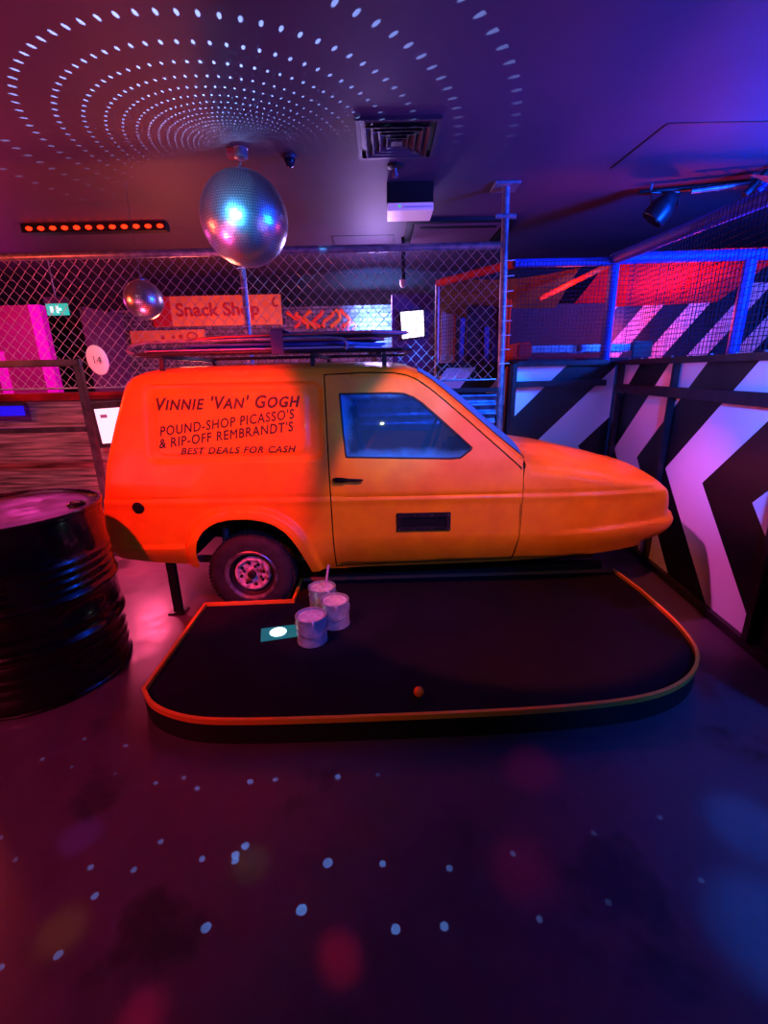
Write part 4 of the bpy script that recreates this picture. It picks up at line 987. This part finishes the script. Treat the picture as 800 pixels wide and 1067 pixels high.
light('POINT', 'red centre rear', (-2.2, 5.6, 1.5), 90, (1, .16, .09), size=.2)
light('SPOT', 'blue white brick', (-.1, 6.5, 2.05), 420, (.12, .38, 1), (-.08, 7.0, 2.15), .05, 100, .9)
light('POINT', 'violet rear', (.0, 5.9, 2.3), 60, (.6, .35, 1), size=.2)
light('SPOT', 'blue white on ball', (-1.25, .6, 2.2), 1300, (.06, .42, 1.), (BX, BY, BZ), .1, 12, .3)
light('SPOT', 'magenta on ball', (-2.4, 2.4, .9), 160, (1, .06, .35), (BX, BY, BZ), .1, 13, .3)
light('SPOT', 'pink house light left', (-2.4, 1.2, 2.75), 300, (.75, .36, .58), (-3.0, 4.1, .6), .1, 60, .8)
light('POINT', 'magenta under the tail', (-1.9, 3.3, .6), 60, (1, .08, .22), size=.1)
for bx, by, ox, oy, en, cc, an in ((-.14, .78, .8, 2.4, 26, (1, .02, .05), 2.6), (.40, .99, -.7, -1.5, 5, (1, .02, .2), 5), (.54, 1.35, -.9, -1.5, 6, (1, .02, .25), 5), (-.6, .67, .3, 1.6, 20, (1, .02, .1), 3), (-.91, .85, .9, 1.8, 12, (1, .5, .05), 3), (-.44, 1.02, .8, 1.4, 5, (.3, .9, .2), 3), (-1.03, 1.12, .5, .9, 7, (.4, .1, 1), 3.5), (1.18, 1.10, -.5, -.9, 22, (0, .2, 1), 7), (1.02, .80, -.5, -.9, 26, (0, .2, 1), 9)):
    light('SPOT', 'moving spot beam', (bx+ox, by-abs(oy)*.6, 2.6), en*14, cc, (bx, by, 0), .02, an, 1.)
light('AREA', 'ceiling magenta bounce', (-2.2, 1.2, 1.2), 16, (1., .14, .38), (-2.0, 2.2, 2.85), 1.2)
light('AREA', 'ceiling violet bounce', (.6, 2.6, 1.9), 2, (.6, .25, 1.), (.4, 3.6, 2.85), .8)
light('SPOT', 'blue floor right', (2.8, -.9, 2.6), 700, (.0, .13, 1.), (2.2, .9, 0), .1, 50, .9)
light('SPOT', 'magenta floor left', (-2.8, -.4, 2.6), 300, (1, .06, .16), (-1.8, 1.2, 0), .1, 58, .9)

# mirror ball dots: a patterned projector aimed at the ceiling round the ball
def gobo_base(name, loc, energy, col):
    o = light('POINT', name, loc, energy, col, size=.0); l = o.data; l.use_nodes = True
    nt = l.node_tree; N = nt.nodes
    tc = N.new('ShaderNodeTexCoord'); sx = N.new('ShaderNodeSeparateXYZ'); nt.links.new(tc.outputs['Normal'], sx.inputs[0])
    return o, nt, sx, N['Emission']
def hitplane(nt, sx, loc, zp):
    """where the ray of this direction meets the plane z = zp"""
    dz = zp-loc[2]; up = 1 if dz > 0 else -1
    k = math_node(nt, 'DIVIDE', dz, sx.outputs[2])
    px = math_node(nt, 'MULTIPLY_ADD', sx.outputs[0], k, loc[0]); py = math_node(nt, 'MULTIPLY_ADD', sx.outputs[1], k, loc[1])
    ok = math_node(nt, 'GREATER_THAN', math_node(nt, 'MULTIPLY', sx.outputs[2], up), .02)
    return px, py, ok, k
def dots_ceiling():
    loc = (-.95, 1.25, 1.75)
    o, nt, sx, em = gobo_base('mirror ball dots', loc, 600., (1, 1, 1))
    px, py, ok, k = hitplane(nt, sx, loc, ZC)
    cx = math_node(nt, 'SUBTRACT', px, -.882); cy = math_node(nt, 'SUBTRACT', py, 3.49)
    r_ = math_node(nt, 'SQRT', math_node(nt, 'ADD', math_node(nt, 'MULTIPLY', cx, cx), math_node(nt, 'MULTIPLY', cy, cy)))
    th = math_node(nt, 'ARCTANGENT', math_node(nt, 'DIVIDE', r_, .40))
    q = math_node(nt, 'DIVIDE', th, math.radians(3.0)); q = math_node(nt, 'ADD', q, .33-.5+1)
    ring = math_node(nt, 'FLOOR', q); fr_ = math_node(nt, 'SUBTRACT', math_node(nt, 'FRACT', q), .5)
    az = math_node(nt, 'ARCTAN2', cx, math_node(nt, 'MULTIPLY', cy, -1))
    wn = nt.nodes.new('ShaderNodeTexWhiteNoise'); wn.noise_dimensions = '1D'; nt.links.new(ring, wn.inputs['W'])
    a = math_node(nt, 'ADD', math_node(nt, 'MULTIPLY', az, 88/(2*PI)), wn.outputs['Value'])
    fa = math_node(nt, 'SUBTRACT', math_node(nt, 'FRACT', a), .5)
    d = math_node(nt, 'SQRT', math_node(nt, 'ADD', math_node(nt, 'POWER', math_node(nt, 'DIVIDE', fr_, .10), 2), math_node(nt, 'POWER', math_node(nt, 'DIVIDE', fa, .115), 2)))
    mr = nt.nodes.new('ShaderNodeMapRange'); mr.inputs[1].default_value = 1.15; mr.inputs[2].default_value = .8; nt.links.new(d, mr.inputs[0])
    fall = math_node(nt, 'POWER', math_node(nt, 'MAXIMUM', math_node(nt, 'MULTIPLY_ADD', math_node(nt, 'COSINE', math_node(nt, 'ADD', az, .22)), .5, .5), 0), 4.2)
    lim = math_node(nt, 'LESS_THAN', r_, 1.75); lim2 = math_node(nt, 'GREATER_THAN', r_, .10)
    # every tile throws an equally strong beam: undo the projector's own fall-off
    comp = math_node(nt, 'POWER', k, 3)
    radial = math_node(nt, 'DIVIDE', 1, math_node(nt, 'ADD', .35, math_node(nt, 'MULTIPLY', r_, .6)))
    s = math_node(nt, 'MULTIPLY', mr.outputs[0], fall)
    for t in (lim, lim2, ok, comp, radial): s = math_node(nt, 'MULTIPLY', s, t)
    s = math_node(nt, 'MULTIPLY', s, 2.)
    nt.links.new(s, em.inputs['Strength']); em.inputs['Color'].default_value = (.30, .66, 1., 1)
dots_ceiling()
FD = [(-.63,1.11,3),(-.58,1.15,2)]
def dots_floor(pts, name, loc, strength, col):
    o, nt, sx, em = gobo_base(name, loc, 500., (1, 1, 1))
    px, py, ok, k = hitplane(nt, sx, loc, 0.)
    tot = None
    for x, y, rad, amp in pts:
        dx_ = math_node(nt, 'SUBTRACT', px, x); dy_ = math_node(nt, 'SUBTRACT', py, y)
        d2 = math_node(nt, 'ADD', math_node(nt, 'MULTIPLY', dx_, dx_), math_node(nt, 'MULTIPLY', dy_, dy_))
        c = math_node(nt, 'MULTIPLY', math_node(nt, 'LESS_THAN', d2, rad*rad), amp)
        tot = c if tot is None else math_node(nt, 'ADD', tot, c)
    s = math_node(nt, 'MULTIPLY', math_node(nt, 'MULTIPLY', tot, ok), math_node(nt, 'ABSOLUTE', math_node(nt, 'POWER', k, 3)))
    s = math_node(nt, 'MULTIPLY', s, strength)
    nt.links.new(s, em.inputs['Strength']); em.inputs['Color'].default_value = (*col, 1)
dots_floor([(-1.387, 1.44, 0.0085, 0.3), (-1.283, 1.541, 0.0085, 0.25), (-1.085, 1.499, 0.0085, 0.3), (-1.241, 1.399, 0.0068, 0.2), (-1.052, 1.363, 0.0068, 0.2), (-0.875, 1.317, 0.0085, 0.4), (-0.778, 1.337, 0.0085, 0.4), (-0.709, 1.291, 0.0094, 0.6), (-0.521, 1.315, 0.0111, 0.9), (-0.429, 1.321, 0.0094, 0.7), (-0.194, 1.327, 0.0111, 0.9), (-0.044, 1.334, 0.0077, 0.3), (-0.751, 1.094, 0.0094, 0.5), (-0.934, 1.018, 0.0094, 0.5), (-0.794, 1.007, 0.0094, 0.5), (-0.595, 1.036, 0.0102, 0.7), (-0.47, 1.074, 0.0128, 1), (-0.493, 1.046, 0.0128, 1), (-0.488, 1.028, 0.0111, 0.9), (-0.871, 0.936, 0.0102, 0.6), (-0.197, 1.016, 0.0153, 1), (-0.027, 1.01, 0.0102, 0.8), (-0.883, 0.796, 0.0111, 0.6), (-0.514, 0.851, 0.0136, 1), (-0.257, 0.889, 0.0153, 1), (-1.015, 0.772, 0.0085, 0.5), (-1.189, 1.045, 0.0068, 0.3), (-1.292, 1.118, 0.0068, 0.3), (0.177, 0.993, 0.0102, 0.5), (0.008, 0.838, 0.0128, 0.9), (0.141, 0.842, 0.0119, 0.7), (0.405, 0.854, 0.0094, 0.3), (0.382, 1.032, 0.0085, 0.25), (0.662, 1.091, 0.0085, 0.25), (0.907, 1.14, 0.0085, 0.25), (0.613, 0.892, 0.0094, 0.25), (0.912, 0.944, 0.0085, 0.25)], "floor dots", (-.35, .55, 2.6), .13, (.12, .45, 1.))
w = bpy.data.worlds.new('world'); S.world = w; w.use_nodes = True
w.node_tree.nodes['Background'].inputs[0].default_value = (.02, .012, .03, 1); w.node_tree.nodes['Background'].inputs[1].default_value = .3
S.view_settings.view_transform = 'Standard'; S.view_settings.look = 'None'; S.view_settings.gamma = 1; S.view_settings.use_curve_mapping = False
S.view_settings.exposure = 0.
